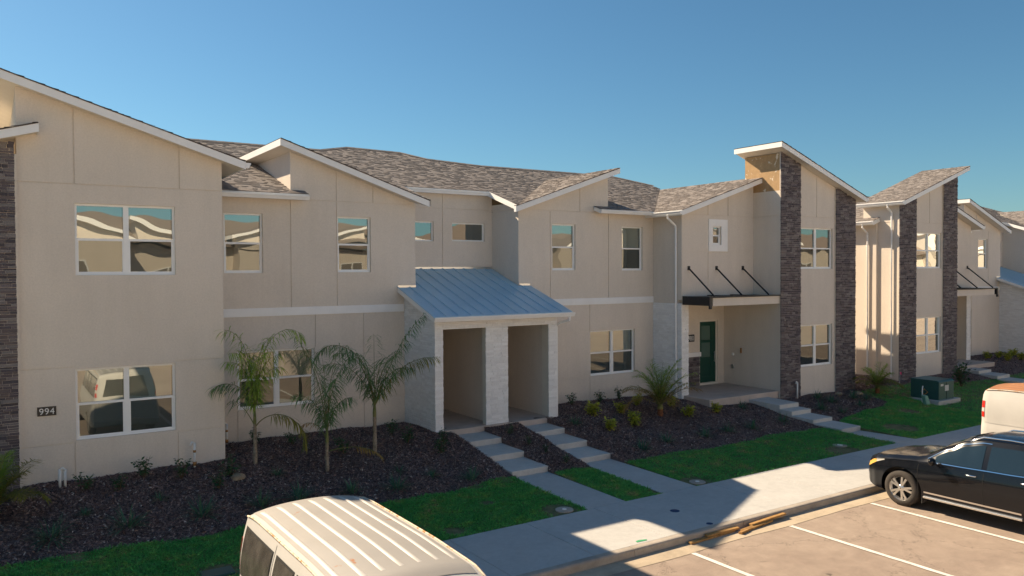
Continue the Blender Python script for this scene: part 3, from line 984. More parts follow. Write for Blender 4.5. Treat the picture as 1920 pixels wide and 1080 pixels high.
def block_tower():
    # entrance half: upper wall, white stone pillar, recess with the green door
    fy = frame('y', 21.74)
    wall(fy, [(22.03, 4.28), (26.1, 4.28), (26.1, 8.95), (22.03, 7.63)], [(23.70, 6.41, 24.19, 7.14)],
         [(22.03, 7.56, 26.1, 7.56), (22.03, 6.13, 26.1, 6.13), (23.46, 4.28, 23.46, 6.13), (23.46, 7.56, 23.46, 7.95), (24.6, 7.56, 24.6, 8.4)])
    window(fy, 23.70, 6.41, 24.19, 7.14, 1, blind=0, rec=0.05)
    sr = MB()
    sr.box((23.48, 21.705, 6.15), (23.70, 21.739, 7.41)); sr.box((24.19, 21.705, 6.15), (24.54, 21.739, 7.41))
    sr.box((23.70, 21.705, 7.14), (24.19, 21.739, 7.41)); sr.box((23.70, 21.705, 6.15), (24.19, 21.739, 6.41))
    part(sr, 'window_surround', 'trim')
    fx = frame('x', 22.03)
    wall(fx, rect(21.94, 4.17, 23.3, 7.55), joints=[(21.94, 7.0, 23.3, 7.0)] if False else [])
    backing(fx, 21.78, .2, 23.29, 4.165, 0.02, 0.36, 'stucco', 'pillar')
    ledge(fx, 21.74, .2, 23.29, 4.165, PALE, out=0.02)
    ledge(frame('y', 21.76), 22.03, .2, 22.40, 4.165, PALE, out=0.02)
    dw = frame('y', 23.3)
    wall(dw, rect(22.2, .3, 26.1, 4.2), [(24.63, .66, 25.73, 3.33)])
    d = MB()
    def bx(u0, z0, u1, z1, d0, d1, mb=d): mb.box(dw(u0, d0, z0), dw(u1, d1, z1))
    bx(24.632, .66, 24.70, 3.328, 0.04, 0.15); bx(25.66, .66, 25.728, 3.328, 0.04, 0.15); bx(24.70, 3.26, 25.66, 3.328, 0.04, 0.15); bx(24.632, .60, 25.728, .70, -0.02, 0.15)
    fo = part(d, 'door_frame', 'soffit')
    lf = MB()
    bx(24.705, .71, 24.82, 3.255, 0.07, 0.115, lf); bx(25.36, .71, 25.655, 3.255, 0.07, 0.115, lf)
    for za, zb in ((.71, .95), (1.60, 1.78), (2.38, 2.50), (3.08, 3.255)): bx(24.82, za, 25.36, zb, 0.071, 0.115, lf)
    bx(24.82, .95, 25.36, 1.60, 0.085, 0.11, lf)
    do = part(lf, 'door', 'doorgreen', recalc=True)
    for za, zb in ((1.78, 2.38), (2.50, 3.08)):
        g = MB(); bx(24.82, za, 25.36, zb, 0.088, 0.10, g); part(g, 'pane', 'doorglass', do)
    h = MB(); h.tube([dw(25.56, 0.02, 1.55), dw(25.56, 0.02, 2.0)], 0.018, 8); h.tube([dw(25.56, 0.02, 1.6), dw(25.56, 0.075, 1.6)], 0.012, 6); h.tube([dw(25.56, 0.02, 1.95), dw(25.56, 0.075, 1.95)], 0.012, 6)
    part(h, 'handle', 'steel', do, smooth=True)
    ledge(frame('y', 23.28), 22.4, .60, 24.6, 1.84, DARK)
    c = MB(); c.box((22.4, 23.20, 1.84), (24.64, 23.298, 2.02)); part(c, 'stone_cap', 'trim', bevel=0.008)
    number_plate(dw, 23.90, 2.47, 24.31, 2.76, '980')
    sl = MB(); sl.box((22.15, 20.46, .05), (26.08, 23.29, .62)); part(sl, 'porch_slab', 'porchslab', bevel=0.015)
    ce = MB(); ce.box((22.3, 21.95, 4.12), (26.08, 23.28, 4.2)); ce.box((22.42, 20.5, 4.12), (26.08, 21.73, 4.17)); part(ce, 'porch_ceiling', 'soffit')
    be = MB(); be.box((22.3, 20.42, 4.08), (26.07, 20.56, 4.385)); part(be, 'canopy_beam', 'stucco', bevel=0.006)
    ca = MB()
    ca.box((22.06, 20.36, 4.10), (22.16, 21.735, 4.43)); ca.box((22.16, 20.36, 4.388), (26.07, 20.46, 4.44)); ca.box((22.16, 20.46, 4.39), (26.07, 21.735, 4.415))
    for xx in (23.4, 24.7): ca.box((xx, 20.46, 4.416), (xx + .06, 21.73, 4.45))
    ca.box((22.06, 20.34, 3.98), (22.16, 20.42, 4.10))
    co = part(ca, 'canopy', 'black', bevel=0.004)
    for xx in (22.40, 23.93, 25.46):
        r = MB(); r.tube([(xx, 21.74, 5.50), (xx, 20.45, 4.45)], 0.032, 8); r.box((xx - .06, 21.715, 5.42), (xx + .06, 21.738, 5.58))
        part(r, 'canopy_rod', 'black', co)
    # porch fittings on the side wall
    tx = frame('x', 26.1)
    for u, z, w_, h_, mt, nm in ((22.78, 1.88, .10, .10, 'trim', 'wall_socket'), (22.80, 1.36, .11, .17, 'steel', 'wall_socket'), (22.35, 2.07, .07, .22, 'brass', 'wall_light')):
        q = MB(); a = tx(u - w_ / 2, -0.05, z - h_ / 2); b = tx(u + w_ / 2, -0.001, z + h_ / 2); q.box(tuple(map(min, a, b)), tuple(map(max, a, b))); part(q, nm, mt, bevel=0.01)
    ro = shed(21.63, 7.66, 26.25, 9.16, 21.30, 28.2)
    gut_y(21.63, 7.64, 21.29, 22.86, -1, ro)
    downspout([(21.53, 21.98, 7.52), (21.53, 21.98, 7.40), (21.93, 21.98, 7.12), (21.96, 21.98, 6.98), (21.96, 21.98, .55)], ro)
    # tower
    wall(tx, rect(20.43, .2, 23.3, 4.25))
    wall(tx, rect(20.43, 4.25, 22.16, 8.55), joints=[(20.43, 7.56, 22.16, 7.56)])
    wall(tx, rect(20.43, 8.55, 22.16, 10.02), mat='bare', name='bare_stucco')
    ft = frame('y', 20.43)
    wall(ft, [(26.3, .1), (30.96, .1), (30.96, 8.40), (26.3, 9.98)], [(27.36, 1.46, 29.48, 3.16), (27.36, 5.45, 29.49, 7.12)],
         [(27.29, 7.56, 29.64, 7.56), (28.42, 7.56, 28.42, 9.2), (28.42, 3.16, 28.42, 5.45)] if False else [(27.29, 7.56, 29.64, 7.56), (28.42, 7.56, 28.42, 9.2)])
    window(ft, 27.36, 1.46, 29.48, 3.16, 2, blind=0.5)
    window(ft, 27.36, 5.45, 29.49, 7.12, 2, blind=0.0)
    top = lambda u: 10.06 - 0.342 * (u - 26.1)
    fp = frame('y', 20.36)
    for a, b in ((26.08, 27.29), (29.64, 30.98)):
        pm = MB(); pm.prism([(a, 20.37, .1), (b, 20.37, .1), (b, 20.37, top(b) - .02), (a, 20.37, top(a) - .02)], (0, 0.058, 0))
        pb = part(pm, 'stone_pier', 'stucco', recalc=True)
        ledge(fp, a, .1, b, 10.2, DARK, top=top, parent=pb)
    bk = MB(); bk.prism([(26.3, 22.04, 4.0), (30.76, 22.04, 4.0), (30.76, 22.04, 8.36), (26.3, 22.04, 9.93)], (0, 0.12, 0)); part(bk, 'tower_back_wall', 'stucco', recalc=True)
    wall(frame('X', 30.96), rect(20.63, .1, 22.16, 8.36), joints=[(20.63, 7.56, 22.16, 7.56)])
    ro = shed(25.67, 10.36, 31.22, 8.47, 20.0, 22.34)
    gut_y(31.22, 8.45, 19.99, 22.34, 1, ro)
    downspout([(31.31, 20.75, 8.34), (31.31, 20.75, 8.22), (31.04, 20.72, 7.98), (31.025, 20.72, 7.85), (31.025, 20.72, .5)], ro)
    # side wing behind the tower
    wall(frame('X', 31.05), rect(21.65, .1, 29.5, 7.5))
    wall(frame('y', 21.45), rect(30.80, .1, 31.05, 7.6))
    ro = shed(27.0, 9.12, 31.45, 7.63, 21.36, 28.0)
    gut_y(31.45, 7.61, 21.35, 26.0, 1, ro)
    downspout([(31.54, 21.85, 7.5), (31.54, 21.85, 7.36), (31.13, 21.85, 7.08), (31.11, 21.85, 6.95), (31.11, 21.85, .75)], ro)

def main_roof(poly, ridge):
    d = MB()
    d.poly([(x, y, zm(y)) for x, y in poly]); d.poly([(x, y, zm(y) - .15) for x, y in reversed(poly)])
    n = len(poly)
    for i in range(n):
        (a, b), (c, e) = poly[i], poly[(i + 1) % n]
        d.poly([(a, b, zm(b)), (a, b, zm(b) - .15), (c, e, zm(e) - .15), (c, e, zm(e))])
    ro = part(d, 'main_roof', 'trim')
    bk = MB()
    for (a, b), (c, e) in zip(ridge, ridge[1:]):
        bk.poly([(a, b, zm(b) + .02), (c, e, zm(e) + .02), (c, e + 6, zm(e) - 2), (a, b + 6, zm(b) - 2)])
    part(bk, 'back_slope', 'under', ro)
    k = math.hypot(1, 0.333)
    shingles(ro, (0, 22.9, 7.70), (1, 0, 0), (0, 1, 0.333), [(x, (y - 22.9) * k) for x, y in poly])
    cp = MB()
    for (a, b), (c, e) in zip(ridge, ridge[1:]):
        L = math.hypot(c - a, e - b); n = max(1, int(L / .3))
        for i in range(n):
            p = [(lerp(a, c, (i + t) / n), lerp(b, e, (i + t) / n)) for t in (0, 1)]
            col = random.choice(SH)
            (xa, ya), (xb, yb) = p
            cp.add([(xa, ya - .14, zm(ya - .14) + .045), (xb, yb - .14, zm(yb - .14) + .04), (xb, yb, zm(yb) + .065), (xa, ya, zm(ya) + .07), (xb, yb + .14, zm(yb) - .0), (xa, ya + .14, zm(ya) + .0)],
                   [(0, 1, 2, 3), (3, 2, 4, 5)], col)
    o = part(cp, 'ridge_caps', 'shingle', ro); o['kind'] = 'stuff'

cx.xf = xf_row
cx.root = empty('townhouse_row', (13.0, 20.0, 0.75), 'long beige two-storey townhouse row with number 994 at left and dark stone tower at right', 'townhouse')
block_left(); block_mid_left(); block_right(); block_tower()
RID = [(26.56, 28.1), (25.31, 29.72), (22.58, 29.75), (17.9, 29.7), (15.61, 30.3), (14.87, 31.34), (12.53, 31.54), (10.96, 30.4), (-0.5, 30.4)]
main_roof([(5.03, 22.9), (7.9, 22.9), (7.9, 23.28), (7.50, 23.28), (7.50, 27.3), (11.88, 22.92), (11.88, 24.76), (15.28, 24.76), (15.28, 22.9), (19.70, 27.3), (19.70, 23.28), (19.0, 23.28), (19.0, 22.9), (21.75, 22.9), (26.5, 27.6)] + RID + [(5.03, 25.1)], RID)

cx.xf = xf_mirror
cx.root = empty('townhouse_row', (36.5, 20.0, 0.75), 'farther beige townhouse row beyond the gap, with stone piers and shingled single-slope roof', 'townhouse')
block_mid_left(); block_right(); block_tower()
RID2 = [(26.56, 28.1), (25.31, 29.72), (22.58, 29.75), (17.9, 29.7), (15.61, 30.3), (14.87, 31.34), (12.53, 31.54), (10.96, 30.4), (5.03, 30.4)]
main_roof([(5.03, 22.9), (7.9, 22.9), (7.9, 23.28), (7.50, 23.28), (7.50, 27.3), (11.88, 22.92), (11.88, 24.76), (15.28, 24.76), (15.28, 22.9), (19.70, 27.3), (19.70, 23.28), (19.0, 23.28), (19.0, 22.9), (21.75, 22.9), (26.5, 27.6)] + RID2, RID2)

# row across the lot, behind the viewer: it shows in the window panes
def opposite():
    cx.xf = lambda p: (p[0], -15.0 - p[1], p[2])
    cx.root = empty('townhouse_row', (15, -19, 0), 'sunlit beige townhouse row mirrored in the window panes', 'townhouse')
    w = MB()
    for x0, x1, y0, h in ((-14, -5, 0, 7.4), (-5, 1.5, 1.6, 7.4), (1.5, 7, 0, 7.4), (7, 15, 1.8, 7.4), (15, 21, 0, 7.4), (21, 28, 1.6, 7.4), (28, 34, 0.2, 7.4), (34, 44, 1.8, 7.4), (44, 52, 0, 7.4), (52, 64, 1.4, 7.4), (64, 71, 0, 7.4), (71, 80, 1.6, 7.4), (80, 87, 0.2, 7.4), (87, 98, 1.8, 7.4), (98, 106, 0, 7.4), (106, 118, 1.6, 7.4), (118, 126, 0.1, 7.4), (126, 140, 1.5, 7.4)):
        w.box((x0, y0, -0.04), (x1, 9, h + 0.01 * y0))
    part(w, 'wall', 'stucco')
    def gable(x0, z0, x1, z1, y):
        g = MB(); g.prism([(x0 + .35, y, 7.3), (x1 - .35, y, 7.3), (x1 - .35, y, z1 - .2), (x0 + .35, y, z0 - .2)], (0, 5.0, 0)); part(g, 'gable_wall', 'stucco', recalc=True)
        d = MB(); d.prism([(x0, y - .4, z0), (x1, y - .4, z1), (x1, y - .4, z1 - .24), (x0, y - .4, z0 - .24)], (0, 6, 0)); ro = part(d, 'roof', 'trim', recalc=True)
        t = MB(); t.prism([(x0, y - .3, z0 + .03), (x1, y - .3, z1 + .03), (x1, y - .3, z1 + .004), (x0, y - .3, z0 + .004)], (0, 6, 0)); part(t, 'shingle_sheet', 'rooftone', ro, recalc=True)
    gable(-14.4, 7.9, -5, 10.2, 0); gable(1.1, 10.0, 7.6, 7.9, 0); gable(14.6, 7.9, 21.4, 10.0, 0); gable(27.6, 10.1, 34.4, 7.9, 0.2); gable(43.6, 7.9, 52.4, 10.1, 0)
    gable(63.6, 10.0, 71.4, 7.9, 0); gable(79.6, 7.9, 87.4, 10.1, 0.2); gable(97.6, 10.0, 106.4, 7.9, 0); gable(117.6, 7.9, 126.4, 10.1, 0.1)
    gable(7.6, 9.2, 12, 7.8, 1.8); gable(21.2, 7.8, 26, 9.2, 1.6)
    m_ = MB(); m_.prism([(-16, 1.0, 7.45), (142, 1.0, 7.45), (142, 7.0, 9.4), (-16, 7.0, 9.4)], (0, 0.0, .14)); part(m_, 'main_roof', 'rooftone', recalc=True)
    for x, y in ((-11, 0), (-3, 1.6), (3.2, 0), (9, 1.8), (17, 0), (23.5, 1.6), (30, 0.2), (37, 1.8), (47, 0), (66, 0), (74, 1.6), (82, 0.2), (91, 1.8), (101, 0), (111, 1.6)):
        for z in (1.2, 4.6):
            f = MB()
            f.box((x, y - .03, z), (x + 2, y - .004, z + .07)); f.box((x, y - .03, z + 1.43), (x + 2, y - .004, z + 1.5)); f.box((x, y - .03, z + .07), (x + .07, y - .004, z + 1.43)); f.box((x + 1.93, y - .03, z + .07), (x + 2, y - .004, z + 1.43)); f.box((x + .95, y - .028, z + .07), (x + 1.05, y - .004, z + 1.43))
            wo = part(f, 'window', 'vinyl')
            g = MB(); g.box((x + .07, y - .012, z + .07), (x + 1.93, y - .003, z + 1.43)); part(g, 'pane', 'room', wo)
opposite()
cx.xf = None
gs = MB(); gs.box((-70, -15.2, -0.04), (170, -13.0, 0.12)); tag(gs.build('far_pavement', 'walk'), kind='structure')

# ------------------------------------------------------------------ ground cover
def np_mesh(name, verts, faces, mat, cols=None, k=4):
    """verts (n,3), faces (m,k)"""
    me = bpy.data.meshes.new(name)
    nf = len(faces)
    me.vertices.add(len(verts)); me.vertices.foreach_set('co', np.asarray(verts, np.float32).ravel())
    me.loops.add(nf * k); me.loops.foreach_set('vertex_index', np.asarray(faces, np.int32).ravel())
    me.polygons.add(nf); me.polygons.foreach_set('loop_start', np.arange(0, nf * k, k, dtype=np.int32))
    me.update(calc_edges=True)
    if cols is not None:
        at = me.color_attributes.new('tint', 'FLOAT_COLOR', 'CORNER')
        c = np.repeat(np.concatenate([cols, np.ones((nf, 1))], 1), k, axis=0)
        at.data.foreach_set('color', c.astype(np.float32).ravel())
    me.materials.append(M[mat])
    o = bpy.data.objects.new(name, me); COL.objects.link(o)
    return o

BUILT = [(-3, 4.75, 19.9), (4.7, 10.5, 21.85), (10.5, 14.8, 19.9), (14.8, 20.7, 21.85), (20.7, 24.55, 19.2), (24.5, 29.2, 19.15), (29.0, 29.3, 20.1), (32.0, 32.3, 20.1), (32.2, 37, 19.15), (36.9, 40.7, 19.2), (40.7, 46.6, 21.85), (46.6, 52, 19.9)]
def inside_house(x, y):
    for a, b, t in BUILT:
        if a <= x <= b and y > t: return True
    return y > 24
def scatter(n, x0, x1, y0, y1, want):
    xs = rng.uniform(x0, x1, n); ys = rng.uniform(y0, y1, n)
    keep = [(a, b) for a, b in zip(xs, ys) if want(a, b)]
    return np.array(keep)

# bare, sandy spots in the turf
BARE = [(25.1, 14.85, 0.75), (20.7, 13.9, 0.7), (13.35, 13.85, 0.35), (10.4, 13.95, 0.55), (14.6, 13.95, 0.5), (9.3, 15.2, 0.22), (7.8, 14.0, 0.3), (4.2, 15.6, 0.25), (28.0, 16.2, 0.5), (3.3, 14.4, 0.45)]
def bareness(x, y):
    v = 0
    for a, b, r in BARE:
        v = max(v, 1 - ((x - a) ** 2 + (y - b) ** 2) / r ** 2)
    return v
def want_grass(x, y):
    if on_path(x, y, 0.015) or is_mulch(x, y) or inside_house(x, y): return False
    b = bareness(x, y)
    return not (b > 0 and random.random() < b * 1.6)
pts = np.concatenate([scatter(130000, -2, 14.5, WALK1 + 0.01, 16.9, want_grass), scatter(75000, 14, 30, WALK1 + 0.01, 17.6, want_grass), scatter(60000, 24, 46, WALK1 + 0.01, 19.5, want_grass)])
n = len(pts)
zz = np.array([gz(a, b) for a, b in pts]) - 0.02
ang = rng.uniform(0, 2 * np.pi, n); h = rng.uniform(0.025, 0.065, n) * (0.75 + 0.5 * np.sin(pts[:, 0] * 3.7 + np.sin(pts[:, 1] * 5.1) * 2) ** 2); w = rng.uniform(0.004, 0.010, n); ln = rng.uniform(0.02, 0.095, n); la = rng.uniform(0, 2 * np.pi, n)
dx, dy = np.cos(ang) * w, np.sin(ang) * w
base = np.stack([pts[:, 0], pts[:, 1], zz], 1)
v0 = base + np.stack([-dx, -dy, 0 * dx], 1); v1 = base + np.stack([dx, dy, 0 * dx], 1)
mid = base + np.stack([np.cos(la) * ln * 0.4, np.sin(la) * ln * 0.4, h * 0.6], 1)
v2 = mid + np.stack([dx * .8, dy * .8, 0 * dx], 1)
v3 = base + np.stack([np.cos(la) * ln, np.sin(la) * ln, h], 1)
V = np.stack([v0, v1, v2, v3], 1).reshape(-1, 3); Fc = np.arange(4 * n).reshape(-1, 4)
tag(np_mesh('grass', V, Fc, 'grass'), 'mown green lawn grass in strips beside the sidewalk', 'grass', kind='stuff')

def want_chip(x, y):
    return is_mulch(x, y) and not on_path(x, y, -0.02) and not inside_house(x, y)
pts = np.concatenate([scatter(170000, -2, 16, 16.2, 22, want_chip), scatter(110000, 12, 32, 16.0, 22, want_chip), scatter(30000, 30, 47, 17.8, 22, want_chip)])
n = len(pts)
zz = np.array([gz(a, b) + rumple(a, b) for a, b in pts]) - 0.02 + rng.uniform(0.0, 0.022, n)
a = rng.uniform(0, 2 * np.pi, n); L = rng.uniform(0.010, 0.036, n); W = rng.uniform(0.004, 0.012, n)
t1 = rng.normal(0, 0.35, n); t2 = rng.normal(0, 0.5, n)
U3 = np.stack([np.cos(a), np.sin(a), t1], 1) * L[:, None]; W3 = np.stack([-np.sin(a), np.cos(a), t2], 1) * W[:, None]
c = np.stack([pts[:, 0], pts[:, 1], zz], 1)
V = np.stack([c - U3 - W3, c + U3 - W3, c + U3 + W3, c - U3 + W3], 1).reshape(-1, 3)
pal = np.array([(0.19, 0.125, 0.110), (0.26, 0.170, 0.145), (0.11, 0.078, 0.074), (0.36, 0.245, 0.205), (0.20, 0.138, 0.130), (0.30, 0.205, 0.175), (0.07, 0.05, 0.05)])
cols = pal[rng.integers(0, len(pal), n)] * rng.uniform(0.8, 1.3, (n, 1))
br = rng.random(n) < 0.05
cols[br] = np.array([0.55, 0.47, 0.41]) * rng.uniform(0.7, 1.3, (br.sum(), 1))
tag(np_mesh('mulch_chips', V, np.arange(4 * n).reshape(-1, 4), 'chip', cols), 'dark brown wood chip mulch in the planting beds', 'mulch', kind='stuff')

# ------------------------------------------------------------------ plants
RH = Vector((math.cos(YAW), -math.sin(YAW), 0)); FH = Vector((math.sin(YAW), math.cos(YAW), 0))
def leaf(mb, p, d, L, w, droop=0.3, seg=2):
    """a pointed leaf strip starting at p heading d"""
    d = Vector(d).normalized(); s = d.cross(Vector((0, 0, 1)))
    if s.length < 1e-3: s = Vector((1, 0, 0))
    s.normalize()
    pts = []
    q = Vector(p)
    for i in range(seg + 1):
        t = i / seg
        ww = w * math.sin(math.pi * (0.12 + 0.88 * t)) if t < 1 else 0.0008
        pts.append((q - s * ww, q + s * ww))
        d = (d + Vector((0, 0, -droop / seg))).normalized()
        q = q + d * (L / seg)
    o = len(mb.v)
    for a_, b_ in pts: mb.v.extend((tuple(a_), tuple(b_)))
    for i in range(seg):
        mb.f.append((o + 2 * i, o + 2 * i + 1, o + 2 * i + 3, o + 2 * i + 2)); mb.c.append(None)

def frond(root, base, phi, e0, L, droop, mat, leaf_len=0.50, n=46, bare=0.12, power=1.9, lw=0.0105, plume=0.7, hang=1.5):
    h = (RH * math.cos(math.radians(phi)) + FH * math.sin(math.radians(phi)))
    K = 26
    p = Vector(base); path = [p.copy()]; tans = []
    for i in range(K):
        t = (i + 0.5) / K
        e = math.radians(e0) - droop * t ** power
        d = h * math.cos(e) + Vector((0, 0, 1)) * math.sin(e)
        tans.append(d); p = p + d * (L / K); path.append(p.copy())
    tans.append(tans[-1])
    mb = MB(); mb.tube(path, [lerp(0.016, 0.003, (i / K) ** 0.7) for i in range(K + 1)], 5)
    f = mb.build('frond', 'stalk', root)
    lb = MB()
    for i in range(n):
        t = bare + (1 - bare) * (i + random.random() * 0.6) / n
        k = min(K, int(t * K)); fr_ = t * K - k
        q = path[k].lerp(path[min(k + 1, K)], max(0, min(1, fr_))); tn = tans[k]
        side = tn.cross(Vector((0, 0, 1)))
        if side.length < 0.05: side = h.cross(Vector((0, 0, 1)))
        side.normalize(); upv = side.cross(tn).normalized()
        ll = leaf_len * (0.30 + 0.70 * math.sin(math.pi * (0.12 + 0.74 * t))) * random.uniform(0.75, 1.12)
        for sg in (-1, 1):
            d = side * sg * random.uniform(0.65, 0.95) + tn * random.uniform(0.35, 0.7) + upv * random.uniform(-plume * .6, plume)
            leaf(lb, q, d, ll, lw, hang * random.uniform(0.6, 1.3), 3)
    o = lb.build('leaflets', mat, f)
    o['kind'] = 'stuff'
    return f

def palm(loc, label, trunk_h, r0, r1, fronds, tmat='trunk', lean=(0, 0), sheath=0.35, name='palm_tree'):
    loc = (loc[0], loc[1], gz(*loc) - 0.02)
    r = empty(name, loc, label, 'palm tree', 'palms in the mulch beds')
    mb = MB()
    K = 14
    pts = []; rad = []
    for i in range(K + 1):
        t = i / K
        pts.append((loc[0] + lean[0] * t * t, loc[1] + lean[1] * t * t, loc[2] - 0.05 + (trunk_h + 0.05) * t))
        rr = lerp(r0, r1, t) * (1.25 if i == 0 else 1.0) * random.uniform(0.92, 1.08)
        rad.append(rr)
    mb.tube(pts, rad, 9)
    for i in range(5):
        a_ = random.uniform(0, 6.28); z_ = random.uniform(0.0, 0.25) * trunk_h
        q = Vector((loc[0], loc[1], loc[2] + z_)); d = Vector((math.cos(a_) * .3, math.sin(a_) * .3, 1))
        mb.tube([q, q + d * 0.12, q + d * 0.2], [r0 * .55, r0 * .4, r0 * .12], 5)
    mb.build('trunk', tmat, r, smooth=True)
    top = Vector(pts[-1])
    sh = MB(); sh.tube([top - Vector((0, 0, sheath * .5)), top, top + Vector((0, 0, sheath))], [r1 * 1.0, r1 * 1.15, r1 * 0.55], 8)
    sh.build('crown_shaft', 'stalk', r, smooth=True)
    for f in fronds:
        phi, e0, L, dr, mt = f[:5]; kw = f[5] if len(f) > 5 else {}
        dz = kw.pop('dz', 0.0)
        frond(r, top + Vector((0, 0, sheath * 0.5 + dz)), phi, e0, L, dr, mt, **kw)
    return r

palm((5.31, 19.43), 'left palm in the bed, bright green with one yellow frond arching right before the window', 1.05, 0.055, 0.035, [
    (172, 85, 2.75, 3.0, 'frond_bright', dict(power=4.2)), (8, 83, 2.8, 3.0, 'frond_bright', dict(power=4.2)), (80, 87, 2.2, 1.6, 'frond_bright', dict(power=2.6)),
    (250, 86, 2.05, 1.8, 'frond_bright', dict(power=2.6)), (320, 86, 1.9, 1.6, 'frond_bright', dict(power=3.0)), (140, 85, 1.85, 1.6, 'frond_bright', dict(power=3.0)), (35, 85, 1.7, 1.5, 'frond_bright', dict(power=3.0)), (210, 85, 1.6, 1.6, 'frond_bright', dict(power=3.0)), (0, 84, 1.45, 1.6, 'frond_bright', dict(power=2.6)),
    (186, 78, 1.45, 2.2, 'frond', dict(power=1.6)), (352, 60, 1.85, 2.7, 'frond_yellow', dict(power=1.0, bare=0.30, leaf_len=0.42, dz=-0.35)), (175, 62, 0.85, 0.7, 'frond', dict(bare=0.75, n=8, dz=-0.3))])
palm((6.76, 18.46), 'middle palm of the three in the left bed, short, dark green and bushy', 0.75, 0.05, 0.04, [
    (158, 82, 2.55, 0.7, 'frond', {}), (20, 86, 2.0, 0.7, 'frond', {}), (70, 86, 2.2, 0.7, 'frond', {}), (250, 85, 2.2, 0.9, 'frond', {}), (300, 82, 1.8, 1.2, 'frond', {}), (110, 82, 2.0, 0.9, 'frond', {}),
    (345, 78, 1.2, 1.3, 'frond', {}), (190, 78, 1.3, 1.3, 'frond', {}), (356, 15, 1.45, 1.05, 'frond_dry', dict(bare=0.5, leaf_len=0.22, n=24, dz=-0.45)), (178, 70, 0.9, 2.2, 'frond_dry', dict(bare=0.4, n=10, leaf_len=.2, dz=-.2))])
palm((8.27, 19.08), 'right palm of the three in the left bed, tall dark fronds reaching the porch wall', 1.05, 0.06, 0.045, [
    (168, 80, 2.8, 2.7, 'frond', dict(n=74, power=2.2)), (13, 70, 2.75, 0.45, 'frond', dict(n=70)), (100, 84, 2.1, 1.0, 'frond', {}), (230, 82, 2.0, 1.2, 'frond', {}), (300, 80, 1.8, 1.3, 'frond', {}), (150, 76, 2.2, 1.8, 'frond', {}),
    (8, 62, 2.2, 1.3, 'frond_yellow', dict(n=56)), (182, 70, 1.9, 1.6, 'frond', {}), (60, 76, 1.8, 1.3, 'frond', {}), (345, 74, 1.6, 1.5, 'frond', {})])
def date_fronds(k, mats, L, seed, e_lo=28, e_hi=88):
    rs = random.Random(seed); out = []
    for i in range(k):
        e = lerp(e_hi, e_lo, (i / k) ** 1.3)
        out.append((i * 137.5, e, L * rs.uniform(0.8, 1.15), rs.uniform(0.7, 1.3) * (0.6 + 0.9 * i / k), mats(i / k), dict(leaf_len=0.34, lw=0.009, plume=0.35, hang=0.4, n=56, bare=0.14)))
    return out
palm((18.25, 18.98), 'small date palm with reddish trunk and drying lower fronds below the ground-floor window', 0.28, 0.10, 0.09,
     date_fronds(26, lambda t: 'frond_bright' if t < 0.55 else ('frond_yellow' if t < 0.75 else 'frond_dry'), 1.5, 3), 'trunk_red', sheath=0.12, name='date_palm')
palm((0.0, 18.25), 'date palm with orange-tipped fronds at the left edge of the picture', 0.25, 0.10, 0.09,
     date_fronds(18, lambda t: 'frond_bright' if t < 0.4 else 'frond_yellow', 1.15, 5), 'trunk_red', sheath=0.12, name='date_palm')
palm((29.45, 18.37), 'low olive-green date palm in the gap between the two rows', 0.22, 0.09, 0.08,
     date_fronds(16, lambda t: 'frond_bright' if t < 0.5 else 'frond_yellow', 1.0, 9, 15, 75), 'trunk_red', sheath=0.1, name='date_palm')

def shrub_tuft(seed, mat, k=70, L=0.34, spread=0.9):
    rs = random.Random(seed); mb = MB()
    for i in range(k):
        a_ = rs.uniform(0, 6.28); e = rs.uniform(0.35, 1.45); r = rs.uniform(0, 0.10)
        d = (math.cos(a_) * math.cos(e) * spread, math.sin(a_) * math.cos(e) * spread, math.sin(e))
        leaf(mb, (math.cos(a_) * r, math.sin(a_) * r, 0), d, L * rs.uniform(0.6, 1.1), 0.008, 0.9, 3)
    return mb
def shrub_leafy(seed, mat, k=110, R=0.25, H=0.45, ls=0.09, lw=0.026, stems=6):
    rs = random.Random(seed); mb = MB(); st = MB()
    tips = []
    for i in range(stems):
        a_ = rs.uniform(0, 6.28); r = rs.uniform(0.3, 1.0) * R
        tip = Vector((math.cos(a_) * r, math.sin(a_) * r, H * rs.uniform(0.55, 1.0)))
        st.tube([(0, 0, -0.02), tuple(tip * 0.5 + Vector((0, 0, 0.05))), tuple(tip)], [0.007, 0.005, 0.003], 4)
        tips.append(tip)
    for i in range(k):
        tp_ = rs.choice(tips); t = rs.uniform(0.25, 1.0)
        p = tp_ * t + Vector((rs.gauss(0, .035), rs.gauss(0, .035), rs.gauss(0, .03)))
        a_ = rs.uniform(0, 6.28); e = rs.uniform(-0.2, 1.0)
        leaf(mb, p, (math.cos(a_) * math.cos(e), math.sin(a_) * math.cos(e), math.sin(e)), ls * rs.uniform(0.6, 1.2), lw, 0.5, 2)
    return mb, st
def proto(name, fol, mat, stem=None):
    r = bpy.data.objects.new(name, None); COL.objects.link(r); ORG[r.name] = (0, 0, 0)
    fol.build('foliage', mat, r)
    if stem: stem.build('stem', 'twig', r)
    return r
PRO = {'tuft': [proto('grassy_tuft', shrub_tuft(i, 'blue_leaf'), 'blue_leaf') for i in range(3)],
       'leafy': [proto('leafy_shrub', *((lambda q: (q[0], 'dark_leaf', q[1]))(shrub_leafy(20 + i, 'dark_leaf')))) for i in range(3)],
       'croton': [proto('yellow_shrub', *((lambda q: (q[0], 'croton', q[1]))(shrub_leafy(40 + i, 'croton', 280, 0.22, 0.38, 0.10, 0.03, 12)))) for i in range(3)]}
CATG = {'tuft': ('plant', 'grassy tufts in the mulch'), 'leafy': ('shrub', 'dark leafy shrubs in the mulch'), 'croton': ('shrub', 'yellow-green shrubs in the mulch')}
used = {}
